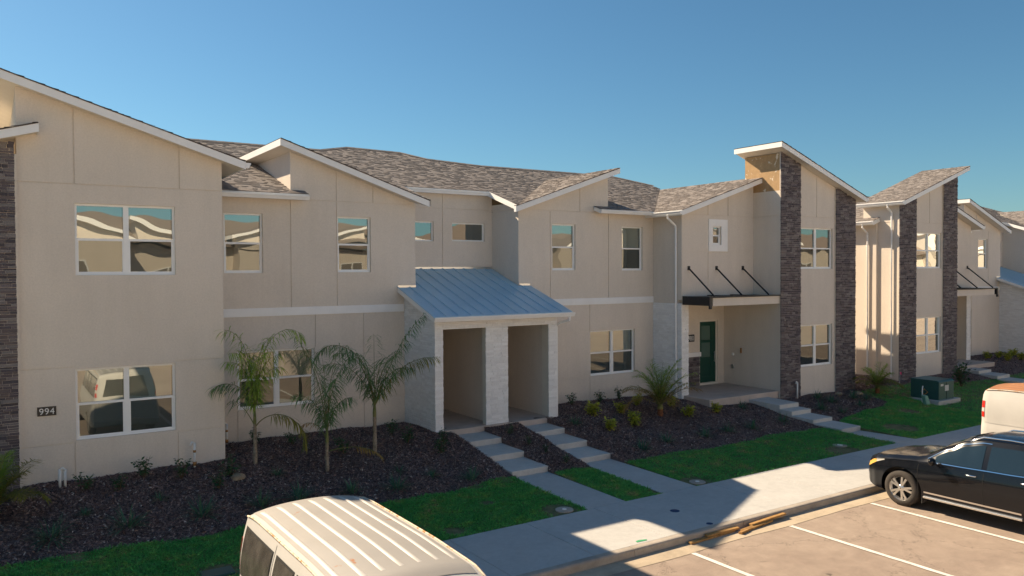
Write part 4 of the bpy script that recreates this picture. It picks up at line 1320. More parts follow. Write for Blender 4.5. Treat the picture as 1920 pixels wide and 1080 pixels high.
ORD = ['first', 'second', 'third', 'fourth', 'fifth', 'sixth', 'seventh', 'eighth', 'ninth', 'tenth', 'eleventh', 'twelfth', 'thirteenth']
def plant_set(kind, spots, text, sc=(0.85, 1.15)):
    spots = sorted(spots)
    for i, (x, y) in enumerate(spots):
        p = random.choice(PRO[kind])
        loc = (x, y, gz(x, y) + rumple(x, y) - 0.03); rz = random.uniform(0, 6.28); s = random.uniform(*sc)
        if p.name not in used:
            used[p.name] = 1; o = p; o.location = loc; o.rotation_euler = (0, 0, rz); o.scale = (s, s, s)
        else: o = copy_thing(p, loc, rz, s)
        lab = text % (ORD[i] + ' from the left') if len(spots) > 1 else text % 'alone'
        tag(o, lab, CATG[kind][0], CATG[kind][1])
plant_set('tuft', [(0.9, 17.29), (2.21, 17.21), (3.59, 17.2), (4.82, 17.25), (5.66, 17.23), (6.86, 17.11), (7.88, 16.9), (9.81, 16.75)], 'blue-green tuft by the lawn edge of the left bed, %s', (1.1, 1.5))
plant_set('tuft', [(1.54, 18.07), (2.97, 18.22), (8.98, 17.3), (5.62, 18.7), (8.37, 17.85)], 'small tuft in the middle of the left bed, %s', (0.65, 0.9))
plant_set('leafy', [(1.67, 19.3), (2.85, 19.5), (3.57, 19.15), (2.29, 18.98), (4.64, 18.94), (4.2, 18.3)], 'dark leafy shrub under the wall numbered 994, %s', (0.9, 1.3))
plant_set('leafy', [(5.82, 21.3), (7.51, 19.28), (9.37, 19.41), (9.3, 20.26), (10.3, 19.1), (6.6, 20.6), (9.9, 18.5)], 'dark leafy shrub near the palms beside the white porch, %s')
plant_set('leafy', [(12.52, 19.15), (12.5, 18.2), (12.6, 17.53), (12.71, 16.75)], 'dark leafy shrub between the twin stepped paths, %s', (0.6, 0.85))
plant_set('croton', [(15.87, 19.55), (17.13, 19.64), (15.56, 18.37), (16.71, 18.51), (19.18, 18.58), (20.53, 18.65), (18.35, 20.2), (19.47, 19.73)], 'yellow-green shrub in the bed before the small date palm, %s', (1.0, 1.25))
plant_set('tuft', [(14.9, 19.19), (15.52, 16.86), (16.61, 17.01), (18.24, 17.03), (19.31, 17.07), (20.43, 17.06), (22.06, 17.13), (21.88, 18.69)], 'dark tuft in the right bed beyond the twin paths, %s', (0.9, 1.25))
plant_set('leafy', [(16.48, 21.4), (17.74, 21.5), (18.66, 21.5)], 'thin dark shrub against the wall right of the white porch, %s')
plant_set('tuft', [(26.09, 18.7), (26.2, 18.16), (27.6, 18.2), (25.34, 17.13), (24.88, 17.67), (26.83, 17.4), (28.0, 17.9)], 'dark tuft in the bed below the stone tower, %s', (0.9, 1.3))
plant_set('croton', [(42.68, 20.63), (43.67, 20.53), (44.82, 20.33), (43.85, 19.51), (42.83, 19.68)], 'yellow-green shrub before the far white porch, %s', (1.0, 1.3))
plant_set('leafy', [(34.3, 17.6), (35.0, 18.0)], 'large dark shrub behind the green transformer, %s', (2.0, 2.4))
for ps in PRO.values():
    for p in ps:
        if p.name not in used:
            for c_ in list(p.children): bpy.data.objects.remove(c_)
            bpy.data.objects.remove(p)

# ------------------------------------------------------------------ vehicles
def paint(name, col, rough=0.3, coat=1.0, dirt=None, metal=0.0):
    mt, n, b = new_mat(name)
    p = wpos(n)
    x = noise(n, 1.4, 4, 0.6, p)
    r = ramp(n, x.outputs[0], [(0.3, tuple(c * 0.92 for c in col)), (0.7, tuple(min(1, c * 1.05) for c in col))])
    src = r.outputs[0]
    if dirt:
        d = noise(n, dirt[1], 6, 0.7, p, 0.5)
        dm = ramp(n, d.outputs[0], [(dirt[2], (0, 0, 0)), (dirt[3], (1, 1, 1))])
        src = mixc(n, dm.outputs[0], src, dirt[0])
    n.links.new(src, b.inputs['Base Color'])
    b.inputs['Roughness'].default_value = rough; b.inputs['Metallic'].default_value = metal
    b.inputs['Coat Weight'].default_value = coat; b.inputs['Coat Roughness'].default_value = 0.04
    return mt
M['black_paint'] = paint('black_car_paint', (0.006, 0.007, 0.010), 0.22, 0.45)
M['black_paint'].node_tree.nodes['Principled BSDF'].inputs['Specular IOR Level'].default_value = 0.25
M['van_paint'] = paint('aged_white_paint', (0.56, 0.535, 0.49), 0.45, 0.3)
M['van_roof'] = paint('chalky_white_roof', (0.345, 0.322, 0.29), 0.6, 0.1, ((0.36, 0.13, 0.03), 2.9, 0.625, 0.68))
M['van_rib'] = paint('chalky_white_rib', (0.52, 0.49, 0.445), 0.55, 0.1, ((0.45, 0.17, 0.045), 3.4, 0.66, 0.72))
M['rail_rust'] = paint('rusty_drip_rail', (0.66, 0.56, 0.42), 0.7, 0.0, ((0.45, 0.20, 0.05), 7.0, 0.50, 0.58))
M['rust_roof'] = paint('rust_brown_roof', (0.36, 0.16, 0.065), 0.6, 0.2, ((0.60, 0.36, 0.18), 3.0, 0.62, 0.72))
M['tyre'] = flat('tyre_rubber', (0.045, 0.038, 0.032), 0.85, var=0.25, vscale=8, bs=0.3, bscale=60)
M['rim'] = flat('alloy_rim', (0.72, 0.70, 0.67), 0.28, 0.9)
M['chrome'] = flat('chrome', (0.85, 0.85, 0.84), 0.08, 1.0)
M['glossglass'] = flat('dark_car_window', (0.012, 0.022, 0.028), 0.03, 0.0, spec=1.0)
M['dustglass'] = flat('dusty_dark_window', (0.075, 0.068, 0.058), 0.18, 0.0, var=0.35, vscale=4, spec=0.6)
M['seam'] = flat('black_seam', (0.004, 0.004, 0.004), 0.8)
M['amber'] = flat('amber_headlight', (0.75, 0.42, 0.10), 0.08, 0.0, spec=0.8, coat=1.0)
M['clearlens'] = flat('clear_lens', (0.70, 0.68, 0.62), 0.08, 0.2, coat=1.0)
M['redlens'] = flat('red_lens', (0.65, 0.03, 0.02), 0.12, coat=1.0)
M['plastic'] = flat('grey_plastic', (0.05, 0.05, 0.05), 0.6)

class Car:
    """car surface from length curves; s runs from the leading end, +x is the vehicle's right in local space"""
    def __init__(self, prof, to_world): self.__dict__.update(prof); self.T = to_world
    def h(self, s): return max(0.02, interp(s, self.ztop) - interp(s, self.belt))
    def wr(self, s):
        t = min(1, max(0, (self.h(s) - 0.1) / 0.5)); return lerp(0.84 * interp(s, self.w), min(self.wroof, 0.86 * interp(s, self.w)), t)
    def side_x(self, s, z):
        w, zb, bl = interp(s, self.w), interp(s, self.zb), interp(s, self.belt)
        f = min(1, max(0, (z - zb) / max(0.05, bl - zb)))
        x = w * (0.955 + 0.045 * math.sin(math.pi * min(1, f * 1.08)) ** 0.6)
        if self.crease: x += 0.012 * math.exp(-((f - 0.80) / 0.06) ** 2) - 0.010 * math.exp(-((f - 0.30) / 0.16) ** 2)
        return x
    def gh_x(self, s, z):
        bl = interp(s, self.belt); zt = interp(s, self.ztop) - self.drop(s)
        f = min(1, max(0, (z - bl) / max(0.02, zt - bl)))
        a, b = self.side_x(s, bl), self.wr(s)
        return lerp(a, b, f) + self.bulge * math.sin(math.pi * f)
    def drop(self, s): return 0.09 * min(1, self.h(s) / 0.35)
    def roof_z(self, s, x):
        return interp(s, self.ztop) - self.drop(s) * min(1, abs(x) / self.wr(s)) ** self.rpow
    def ring(self, s):
        w, zb, bl, zt = interp(s, self.w), interp(s, self.zb), interp(s, self.belt), interp(s, self.ztop)
        P = [(0.0, zb), (0.5 * w, zb), (0.86 * w, zb), (0.925 * w, zb + 0.012)]
        for i in range(12):
            z = lerp(zb + 0.04, bl, i / 11); P.append((self.side_x(s, z), z))
        ze = zt - self.drop(s)
        for i in range(1, 9):
            z = lerp(bl, ze, i / 8); P.append((self.gh_x(s, z), z))
        wr = self.wr(s)
        for i in range(1, 9):
            x = wr * math.cos(i / 8 * math.pi / 2); P.append((x, self.roof_z(s, x)))
        return P
    def body(self, name, mat, root, arches):
        mb = MB(); rings = []
        n = self.nst
        for i in range(n + 1):
            t = i / n; t = t - 0.10 * math.sin(2 * math.pi * t) / (2 * math.pi) * 4 if False else t
            s = self.L * (0.5 - 0.5 * math.cos(math.pi * t) if False else t)
            P = self.ring(s)
            full = P + [(-x, z) for x, z in reversed(P[1:-1])]
            rings.append([(x, s, z) for x, z in full])
        o = 0; k = len(rings[0])
        for r in rings: mb.v.extend(self.T(p) for p in r)
        for i in range(n):
            for j in range(k):
                a = i * k + j; b_ = i * k + (j + 1) % k
                mb.f.append((a, b_, b_ + k, a + k)); mb.c.append(None)
        mb.f.append(tuple(reversed(range(k)))); mb.c.append(None)
        mb.f.append(tuple(n * k + j for j in range(k))); mb.c.append(None)
        ob = mb.build(name, mat, root, recalc=True)
        org = Vector(ORG[root.name])
        cut = MB()
        for s, r in arches:
            for sg in (-1, 1):
                K = 40
                A = [self.T((sg * 0.60, s + r * math.cos(q * 2 * math.pi / K), self.axle + r * math.sin(q * 2 * math.pi / K))) for q in range(K)]
                B = [self.T((sg * 1.4, s + r * math.cos(q * 2 * math.pi / K), self.axle + r * math.sin(q * 2 * math.pi / K))) for q in range(K)]
                cut.add(A + B, [tuple(range(K)), tuple(range(2 * K - 1, K - 1, -1))] + [(q, q + K, (q + 1) % K + K, (q + 1) % K) for q in range(K)])
        co = cut.build('cutter', 'seam', root, recalc=True)
        md = ob.modifiers.new('arch', 'BOOLEAN'); md.operation = 'DIFFERENCE'; md.object = co; md.solver = 'EXACT'
        bpy.context.view_layer.update()
        dg = bpy.context.evaluated_depsgraph_get()
        me = bpy.data.meshes.new_from_object(ob.evaluated_get(dg))
        ob.modifiers.clear(); ob.data = me
        bpy.data.objects.remove(co)
        bm = bmesh.new(); bm.from_mesh(me)
        bmesh.ops.remove_doubles(bm, verts=bm.verts, dist=0.0005)
        for e in bm.edges: e.smooth = not (len(e.link_faces) == 2 and e.calc_face_angle(0) > 0.6)
        for f in bm.faces: f.smooth = True
        bm.to_mesh(me); bm.free()
        return ob
    def patch(self, name, mat, root, side, s0, s1, zlo, zhi, off=0.006, ns=16, nz=6, fn=None):
        """sheet laid just proud of the flank between two height curves"""
        mb = MB(); fn = fn or (lambda s, z: self.gh_x(s, z) if z > interp(s, self.belt) else self.side_x(s, z))
        rows = []
        for i in range(ns + 1):
            s = lerp(s0, s1, i / ns)
            a, b = zlo(s), zhi(s)
            rows.append([self.T((side * (fn(s, lerp(a, b, j / nz)) + off), s, lerp(a, b, j / nz))) for j in range(nz + 1)])
        mb.grid(rows)
        return mb.build(name, mat, root, smooth=True)

def wheel(T, root, s, x, r, w, spokes, z):
    """lathe tyre with spoked rim; x is the outer face, sign gives the side"""
    sg = 1 if x > 0 else -1
    K = 36
    def lathe(prof):
        mb = MB(); rows = []
        for q in range(K + 1):
            a = 2 * math.pi * q / K
            rows.append([T((x + sg * d, s + rr * math.cos(a), z + rr * math.sin(a))) for d, rr in prof])
        mb.grid(rows); return mb
    ty = lathe([(-0.012, r * 0.66), (-0.002, r * 0.70), (0.0, r * 0.80), (-0.012, r * 0.93), (-0.035, r * 0.985), (-0.06, r), (-w * .5, r * 1.002), (-w + 0.04, r), (-w, r * 0.93), (-w, r * 0.66)])
    wo = ty.build('wheel', 'tyre', root, smooth=True)
    lathe([(-0.004, r * 0.69), (-0.014, r * 0.665), (-0.03, r * 0.63), (-0.09, r * 0.60), (-0.10, r * 0.1)]).build('rim', 'rim', wo, smooth=True)
    lathe([(-0.080, r * 0.60), (-0.082, 0.02)]).build('brake_disc', 'seam', wo)
    hub = lathe([(-0.010, 0.012), (-0.012, 0.05), (-0.03, 0.075)]); hub.build('hub_cap', 'rim', wo, smooth=True)
    sp = MB()
    for i in range(spokes):
        for dlt in (-0.13, 0.13):
            a0 = 2 * math.pi * i / spokes; a1 = a0 + dlt * 1.5
            def pt(a, rr, d, off):
                return T((x + sg * d, s + rr * math.cos(a) - off * math.sin(a), z + rr * math.sin(a) + off * math.cos(a)))
            p = []
            for rr, aa, hw in ((0.05, a0 + dlt * .6, 0.020), (r * 0.645, a1, 0.023)):
                for d in (-0.016, -0.045):
                    for o_ in (-hw, hw): p.append(pt(aa, rr, d if rr < 0.1 else d + 0.004, o_))
            sp.add(p, [(0, 1, 5, 4), (2, 6, 7, 3), (0, 4, 6, 2), (1, 3, 7, 5), (4, 5, 7, 6)])
    sp.build('spokes', 'rim', wo, recalc=True)
    return wo

# black sport utility vehicle, nose to the kerb
k = 1.06
SX, SY = 18.33, 11.24
suvT = lambda p: (SX - p[0] * -1 * k, SY - p[1] * k, p[2] * k)
suv_root = empty('parked_car', (SX, SY - 2.6, 0), 'black sport utility vehicle parked nose to the kerb at the right', 'car')
suv = Car(dict(L=5.0, nst=130, crease=True, bulge=0.012, wroof=0.655, rpow=3.2, axle=0.385,
    ztop=[(0, .70), (.04, .82), (.12, .93), (.30, 1.01), (.8, 1.09), (1.25, 1.14), (1.36, 1.18), (1.9, 1.50), (2.2, 1.655), (2.55, 1.735), (3.2, 1.755), (3.9, 1.73), (4.4, 1.67), (4.68, 1.58), (4.80, 1.38), (4.93, 1.02), (5.0, .78)],
    belt=[(0, .64), (.12, .80), (.30, .90), (.8, .985), (1.25, 1.03), (2, 1.065), (3, 1.10), (4, 1.15), (4.55, 1.18), (4.85, 1.0), (5.0, .72)],
    w=[(0, .58), (.05, .70), (.15, .82), (.35, .915), (.70, .972), (1.5, .962), (3.4, .968), (4.2, .955), (4.6, .92), (4.85, .85), (5, .74)],
    zb=[(0, .36), (.25, .26), (.6, .23), (4.4, .25), (5, .40)]), suvT)
suv.body('body', 'black_paint', suv_root, [(.95, .455), (3.85, .455)])
for sd_ in (-1, 1):
    for (a, b, nm) in ((1.66, 2.60, 'front_window'), (2.70, 3.60, 'rear_window'), (3.70, 4.45, 'quarter_window')):
        suv.patch(nm, 'glossglass', suv_root, sd_, a, b, lambda s: interp(s, suv.belt) + 0.035, lambda s: max(interp(s, suv.belt) + 0.045, interp(s, suv.ztop) - 0.175))
    suv.patch('belt_moulding', 'chrome', suv_root, sd_, 1.62, 4.45, lambda s: interp(s, suv.belt) + 0.008, lambda s: interp(s, suv.belt) + 0.026, 0.012, 30, 1)
    suv.patch('window_moulding', 'chrome', suv_root, sd_, 1.50, 2.7, lambda s: interp(s, suv.ztop) - 0.135, lambda s: interp(s, suv.ztop) - 0.118, 0.012, 30, 1)
    for a in (1.33, 2.65, 3.68):
        suv.patch('door_seam', 'seam', suv_root, sd_, a - 0.004, a + 0.004, lambda s: 0.30, lambda s: interp(s, suv.belt) + 0.02, 0.003, 1, 12)
    suv.patch('headlight', 'amber', suv_root, sd_, 0.13, 0.36, lambda s: lerp(.70, .84, (s - .13) / .23), lambda s: interp(s, suv.belt) - 0.008, 0.007, 8, 4)
    suv.patch('headlight', 'clearlens', suv_root, sd_, 0.36, 0.56, lambda s: lerp(.84, .92, (s - .36) / .20), lambda s: interp(s, suv.belt) - 0.004, 0.007, 8, 4)
    suv.patch('taillight', 'redlens', suv_root, sd_, 4.55, 4.86, lambda s: .92, lambda s: interp(s, suv.belt) - 0.02, 0.007, 8, 4)
    suv.patch('lower_moulding', 'chrome', suv_root, sd_, 1.46, 3.36, lambda s: .400, lambda s: .432, 0.010, 20, 2)
    for a in (2.42, 3.44):
        hmb = MB(); z_ = interp(a, suv.belt) - 0.115; x_ = sd_ * (suv.side_x(a, z_) + 0.022)
        hmb.tube([suvT((x_ - sd_ * .02, a - .10, z_)), suvT((x_, a - .08, z_)), suvT((x_ + sd_ * .006, a, z_)), suvT((x_, a + .08, z_)), suvT((x_ - sd_ * .02, a + .10, z_))], 0.016, 8)
        hmb.build('door_handle', 'chrome', suv_root, smooth=True)
    rb = MB(); zz_ = .30
    rb.prism([suvT((sd_ * .84, 1.47, zz_)), suvT((sd_ * 1.00, 1.47, zz_)), suvT((sd_ * 1.005, 1.47, zz_ + .035)), suvT((sd_ * .98, 1.47, zz_ + .05)), suvT((sd_ * .84, 1.47, zz_ + .05))], (0, -1.92 * k, 0))
    rb.build('running_board', 'rim', suv_root, recalc=True, bevel=0.006)
    rr = MB(); rr.tube([suvT((sd_ * .60, s, suv.roof_z(s, .60) + (0.045 if 2.3 < s < 4.2 else 0.0))) for s in (2.12, 2.3, 2.5, 3.0, 3.6, 4.1, 4.3)], 0.020, 8)
    rr.build('roof_rail', 'chrome', suv_root, smooth=True)
    mm = MB(); cxm, cs, cz = sd_ * 1.08, 1.70, 1.115
    rows = []
    for i in range(9):
        th = math.pi * i / 8; rows.append([suvT((cxm + .105 * math.sin(th) * math.cos(q * math.pi / 6), cs + .065 * math.sin(th) * math.sin(q * math.pi / 6), cz + .085 * math.cos(th))) for q in range(13)])
    mm.grid(rows); mm.tube([suvT((sd_ * .93, 1.68, 1.07)), suvT((sd_ * 1.02, 1.69, 1.09))], 0.022, 6)
    mm.build('side_mirror', 'black_paint', suv_root, smooth=True)
    for s in (.95, 3.85): wheel(suvT, suv_root, s, sd_ * .955, .38, .23, 5, .38)
    gd = MB(); gd.box(tuple(map(min, suvT((sd_ * .74, 1.40, .16)), suvT((sd_ * .93, 1.41, .34)))), tuple(map(max, suvT((sd_ * .74, 1.40, .16)), suvT((sd_ * .93, 1.41, .34))))); gd.build('mud_flap', 'plastic', suv_root)
ws = MB()
ws.grid([[suvT((x * suv.wr(s) * .90, s, suv.roof_z(s, x * suv.wr(s) * .90) + .008)) for x in [q / 8 - 1 for q in range(17)]] for s in [lerp(1.38, 2.22, i / 12) for i in range(13)]])
ws.build('windshield', 'glossglass', suv_root, smooth=True)
gr = MB(); gr.box(tuple(map(min, suvT((-.45, -.012, .50)), suvT((.45, .01, .68)))), tuple(map(max, suvT((-.45, -.012, .50)), suvT((.45, .01, .68))))); gr.build('grille', 'plastic', suv_root, bevel=0.01)

# vans, both backed up to the kerb
def make_van(xc, yr, label, roof_mat, windows):
    T = lambda p: (xc + p[0], yr - p[1], p[2] * 1.045)
    root = empty('parked_van', (xc, yr - 2.7, 0), label, 'van', 'vans backed up to the kerb')
    v = Car(dict(L=5.5, nst=110, crease=False, bulge=0.035, wroof=0.80, rpow=2.4, axle=0.36,
        ztop=[(0, 1.95), (.04, 2.05), (.14, 2.10), (.6, 2.125), (2.4, 2.13), (3.4, 2.10), (3.75, 2.02), (4.25, 1.55), (4.45, 1.36), (5.0, 1.24), (5.35, 1.08), (5.45, .85), (5.5, .7)],
        belt=[(0, 1.22), (3.6, 1.22), (4.4, 1.16), (5.0, 1.05), (5.35, .92), (5.5, .6)],
        w=[(0, .90), (.05, .955), (.16, .99), (.4, 1.0), (4.6, 1.0), (5.2, .95), (5.45, .86), (5.5, .78)],
        zb=[(0, .42), (.3, .34), (5.2, .32), (5.5, .42)]), T)
    v.body('body', 'van_paint', root, [(1.25, .43), (4.65, .43)])
    for sd_ in (-1, 1):
        for a, b in windows:
            v.patch('window_seal', 'seam', root, sd_, a - .025, b + .025, lambda s: 1.285, lambda s: 1.895, 0.004, 10, 6)
            v.patch('window', 'dustglass', root, sd_, a, b, lambda s: 1.31, lambda s: 1.87, 0.009, 10, 6)
        v.patch('cab_window', 'dustglass', root, sd_, 3.35, 4.02, lambda s: 1.30, lambda s: min(1.88, interp(s, v.ztop) - .2), 0.009, 10, 6)
        for a in (1.45, 3.22):
            v.patch('door_seam', 'seam', root, sd_, a - .005, a + .005, lambda s: .45, lambda s: 1.98, 0.003, 1, 16)
        v.patch('body_crease', 'van_paint', root, sd_, .12, 4.3, lambda s: 1.16, lambda s: 1.19, 0.012, 30, 2)
        tl = ((1.30, 1.44, 'redlens'), (1.44, 1.54, 'clearlens'), (1.54, 1.72, 'redlens'))
        for z0_, z1_, mt_ in tl:
            v.patch('taillight', mt_, root, sd_, .012, .10, lambda s: z0_, lambda s: z1_, 0.010, 6, 3)
        dr = MB(); dr.tube([T((sd_ * (v.wr(s) + .012), s, interp(s, v.ztop) - v.drop(s) + .004)) for s in [lerp(.10, 3.75, i / 24) for i in range(25)]], 0.013, 6)
        dr.build('drip_rail', 'rail_rust', root, smooth=True)
        for s in (1.25, 4.65): wheel(T, root, s, sd_ * .975, .36, .22, 8, .36)
    rp = MB()
    rp.grid([[T((x, s, v.roof_z(s, x) + .006)) for x in [v.wr(s) * .93 * (q / 12 - 1) for q in range(25)]] for s in [lerp(.12, 3.6, i / 40) for i in range(41)]])
    ro = rp.build('roof_skin', roof_mat, root, smooth=True)
    for xr in (-.66, -.44, -.22, 0, .22, .44, .66):
        rib = MB(); rows = []
        for i in range(31):
            s = lerp(.24, 3.25, i / 30); tp_ = min(1, i / 1.5, (30 - i) / 1.5)
            rows.append([T((xr + dx_, s, v.roof_z(s, xr + dx_) + .0065 + hh * tp_)) for dx_, hh in ((-.030, 0), (-.018, .010), (0, .015), (.018, .010), (.030, 0))])
        rib.grid(rows); rib.build('roof_rib', 'van_rib' if roof_mat == 'van_roof' else roof_mat, ro, smooth=True)
    for sd_ in (-1, 1):
        rw = MB(); rows = []
        for i in range(7):
            zq = lerp(1.30, 1.86, i / 6); rows.append([T((sd_ * lerp(.07, .70 - .10 * (i / 6), j / 6), -.008, zq)) for j in range(7)])
        rw.grid(rows); rw.build('rear_window', 'dustglass', root, smooth=True)
    bp = MB(); a_, b_ = T((-.95, -.10, .44)), T((.95, .0, .60)); bp.box(tuple(map(min, a_, b_)), tuple(map(max, a_, b_))); bp.build('rear_bumper', 'rim', root, bevel=0.02)
    ws_ = MB(); ws_.grid([[T((x * v.wr(s) * .9, s, v.roof_z(s, x * v.wr(s) * .9) + .008)) for x in [q / 6 - 1 for q in range(13)]] for s in [lerp(3.78, 4.38, i / 8) for i in range(9)]])
    ws_.build('windshield', 'dustglass', root, smooth=True)
    return root
make_van(3.71, 11.10, 'cream-white passenger van with ribbed, rust-spotted roof in the foreground', 'van_roof', [(.20, 1.38), (1.54, 2.18), (2.30, 3.10)])
make_van(23.62, 11.12, 'white van with rust-brown roof half hidden behind the black car', 'rust_roof', [])

# ------------------------------------------------------------------ small things
def thing_mesh(mb, name, mat, label, cat, group=None, **kw): return tag(mb.build(name, mat, **kw), label, cat, group)
tr = empty('transformer', (30.85, 16.95, gz(30.8, 17)), 'dark green electrical transformer cabinet on a concrete pad in the lawn', 'utility box')
x0, y0, z0 = 30.30, 16.38, gz(30.8, 17) - .02
q = MB(); q.box((x0 - .22, y0 - .12, z0 - .15), (x0 + 1.35, y0 + 1.30, z0 + .07)); q.build('pad', 'walk', tr, bevel=0.01)
q = MB(); q.prism([(x0, y0, z0 + .07), (x0, y0 + 1.12, z0 + .07), (x0, y0 + 1.12, z0 + .80), (x0, y0 + .06, z0 + .80), (x0, y0, z0 + .74)], (1.08, 0, 0)); q.build('cabinet', 'green_box', tr, recalc=True, bevel=0.015)
q = MB(); q.prism([(x0 - .015, y0 - .02, z0 + .755), (x0 - .015, y0 + .07, z0 + .815), (x0 - .015, y0 + 1.14, z0 + .815), (x0 - .015, y0 + 1.14, z0 + .785), (x0 - .015, y0 - .02, z0 + .735)], (1.11, 0, 0)); q.build('lid', 'green_box', tr, recalc=True, bevel=0.008)
q = MB(); q.box((x0 + .42, y0 - .012, z0 + .40), (x0 + .68, y0 - .002, z0 + .62)); q.build('warning_sticker', 'sticker', tr)
q = MB(); q.box((x0 + .12, y0 - .012, z0 + .60), (x0 + .30, y0 - .002, z0 + .68)); q.build('warning_sticker', 'sticker', tr)
q = MB(); q.box((x0 + .52, y0 - .01, z0 + .08), (x0 + .535, y0 - .001, z0 + .73)); q.build('door_seam', 'seam', tr)
q = MB(); q.tube([(x0 - .03, y0 + .55, z0 + .22), (x0 - .03, y0 + .68, z0 + .34), (x0 - .03, y0 + .55, z0 + .45), (x0 - .03, y0 + .42, z0 + .34), (x0 - .03, y0 + .55, z0 + .22)], .022, 6); q.build('cable_loop', 'brass', tr, smooth=True)
pd = empty('utility_pedestal', (29.72, 16.55, gz(29.7, 16.6)), 'pale green utility pedestal leaning in the grass before the transformer', 'utility box')
z0 = gz(29.7, 16.6) - .03
q = MB(); q.prism([(29.60, 16.45, z0), (29.86, 16.45, z0), (29.84, 16.55, z0 + .34), (29.62, 16.55, z0 + .34)], (0.02, .16, 0.03)); q.build('cover', 'green_lid', pd, recalc=True, bevel=.012)
q = MB(); q.tube([(29.80, 16.75, z0), (29.86, 16.78, z0 + .55), (29.93, 16.80, z0 + .68)], .02, 6); q.build('conduit', 'pvc', pd)
fl = empty('marker_flag', (31.9, 18.9, gz(31.9, 18.9)), 'pink marker flag beside the green transformer', 'flag')
z0 = gz(31.9, 18.9) - .02
q = MB(); q.tube([(31.9, 18.9, z0), (31.92, 18.9, z0 + .5)], .006, 5); q.build('wire', 'pvc', fl)
q = MB(); q.grid([[(31.92 + .11 * i / 4, 18.9 + .02 * math.sin(i * 1.5), z0 + .5 - .10 * j - .01 * i) for i in range(5)] for j in range(2)]); q.build('cloth', 'pink', fl)

for j, (x, y, L_, ang_, zz_, lab) in enumerate([(11.45, 11.09, 1.32, 2.5, .0, 'raw timber board lying by the kerb, nearest the viewer'), (11.95, 11.125, .95, 1.0, .045, 'raw timber board leaning on another against the kerb'),
        (12.86, 11.00, 1.05, 5.5, .0, 'raw timber board flat in the gutter, middle of the scraps'), (13.25, 11.10, 1.15, 2.0, .035, 'raw timber board by the kerb, nearest the black car'), (12.74, 10.93, .30, 12, .0, 'short timber offcut in the gutter between the boards')]):
    b = MB(); b.box((0, -.045, 0), (L_, .045, .04)); o = b.build('timber_board', 'wood', bevel=.004)
    o.location = (x, y, .012 + zz_); o.rotation_euler = (math.radians(random.uniform(-12, 14)), math.radians(random.uniform(-1.5, 1.5)), math.radians(ang_))
    tag(o, lab, 'board', 'timber scraps in the gutter')

def disc(x, y, z, r, name, mat, label, cat, hgt=.01, ring=None):
    K = 28; b = MB()
    b.prism([(x + r * math.cos(2 * math.pi * i / K), y + r * math.sin(2 * math.pi * i / K), z) for i in range(K)], (0, 0, hgt))
    if ring is None: return thing_mesh(b, name, mat, label, cat, recalc=True)
    root = empty(name, (x, y, z), label, cat); b.build('collar', mat, root, recalc=True)
    c_ = MB(); c_.prism([(x + ring * math.cos(2 * math.pi * i / K), y + ring * math.sin(2 * math.pi * i / K), z + hgt - .004) for i in range(K)], (0, 0, .016)); c_.build('cap', 'pvc', root, recalc=True)
    return root
disc(10.50, 13.92, gz(10.5, 13.9) - .02, .20, 'cleanout_cover', 'kerb', 'concrete cleanout collar with white cap in the lawn corner left of the twin paths', 'utility cover', .024, .05)
disc(14.62, 13.90, gz(14.6, 13.9) - .02, .20, 'cleanout_cover', 'kerb', 'concrete cleanout collar with white cap right of the twin paths', 'utility cover', .024, .05)
disc(21.1, 14.35, gz(21.1, 14.35) - .02, .20, 'cleanout_cover', 'kerb', 'round concrete cover in the lawn near the right stepped path', 'utility cover', .03, .08)
disc(12.44, 12.49, .1535, .105, 'manhole_lid', 'cyan', 'small dark blue round lid set in the shaded sidewalk', 'utility cover', .004)
disc(12.40, 11.45, .1545, .07, 'paint_mark', 'cyan', 'dark blue paint mark on the sidewalk edge above the boards', 'paint mark', .003)
g_ = MB(); g_.poly([(10.38, 11.44, .1555), (10.62, 11.42, .1555), (10.66, 11.47, .1555), (10.5, 11.52, .1555), (10.4, 11.50, .1555)]); thing_mesh(g_, 'paint_mark', 'greenpaint', 'green survey paint mark on the lit sidewalk edge', 'paint mark')
q = MB(); zb_ = gz(3.3, 14.35); q.box((2.98, 14.18, zb_ - .05), (3.52, 14.55, zb_ + .015)); thing_mesh(q, 'valve_box', 'green_box', 'dark irrigation valve box lid in the lawn left of the van', 'utility cover', bevel=.015)

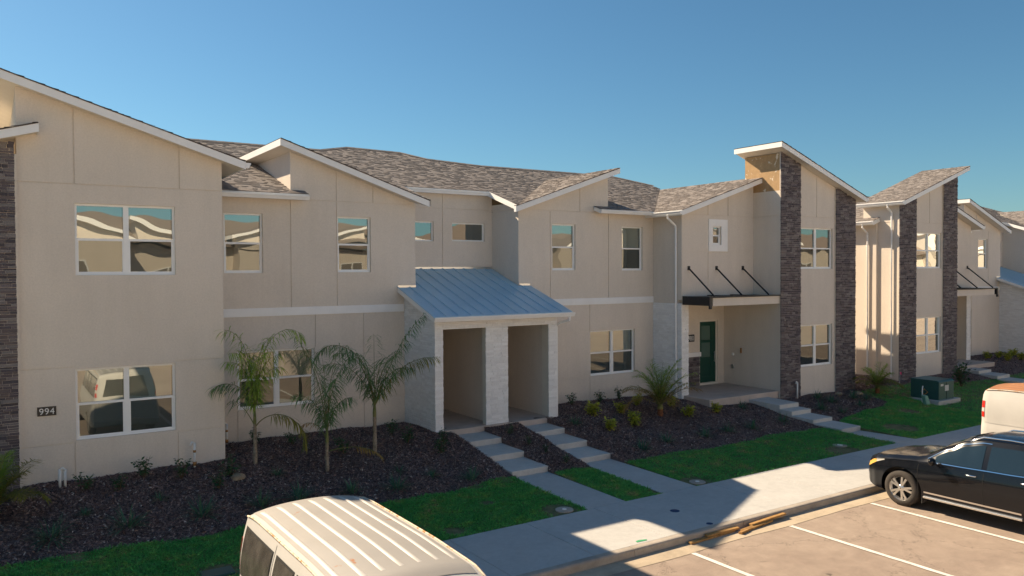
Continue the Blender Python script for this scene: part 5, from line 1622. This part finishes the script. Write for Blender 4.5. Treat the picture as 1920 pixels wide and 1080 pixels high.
def pipe(loc, h_, label, two=False, brass=True):
    z = gz(*loc) - .03; r = empty('standpipe', (loc[0], loc[1], z), label, 'pipe', 'white pipes standing in the mulch')
    m_ = MB(); m_.tube([(loc[0], loc[1], z), (loc[0], loc[1], z + h_)], .028, 8)
    if two: m_.tube([(loc[0] + .10, loc[1], z), (loc[0] + .10, loc[1], z + h_ * .96)], .026, 8); m_.tube([(loc[0], loc[1], z + h_ - .02), (loc[0] + .05, loc[1], z + h_ + .02), (loc[0] + .10, loc[1], z + h_ - .04)], .028, 8)
    else: m_.tube([(loc[0] - .01, loc[1], z + h_), (loc[0] - .05, loc[1], z + h_ + .03), (loc[0] - .10, loc[1], z + h_ - .05)], .026, 8)
    m_.build('riser', 'pvc', r, smooth=True)
    if brass:
        b_ = MB(); b_.tube([(loc[0], loc[1], z + .05), (loc[0], loc[1], z + .14)], .042, 8); b_.tube([(loc[0], loc[1], z + h_ * .62), (loc[0], loc[1], z + h_ * .72)], .034, 8); b_.build('fitting', 'brass', r, smooth=True)
pipe((1.2, 19.55), .42, 'pair of short white pipes in the mulch below number 994', True, False)
pipe((3.98, 19.72), .58, 'white standpipe with brass fitting at the right end of the 994 wall')
pipe((5.2, 21.72), .55, 'white standpipe in the corner behind the left palm')
pipe((25.3, 19.0), .62, 'thin white pipe at the foot of the stone tower', False, False)
def rock(loc, r, label, seed):
    rs = random.Random(seed); bm = bmesh.new(); bmesh.ops.create_icosphere(bm, subdivisions=2, radius=r)
    for v in bm.verts: v.co *= rs.uniform(.82, 1.15); v.co.z *= .55
    me = bpy.data.meshes.new('rock'); bm.to_mesh(me); bm.free(); me.materials.append(M['rock'])
    o = bpy.data.objects.new('rock', me); COL.objects.link(o); o.location = (loc[0], loc[1], gz(*loc) + .02); tag(o, label, 'rock')
rock((4.72, 18.75), .16, 'tan rock in the mulch left of the palms', 1)
rock((28.4, 18.5), .15, 'pale rock in the mulch below the tower, nearest the stone pier', 2)
rock((27.5, 18.75), .14, 'small pale rock in the mulch under the tower window', 3)
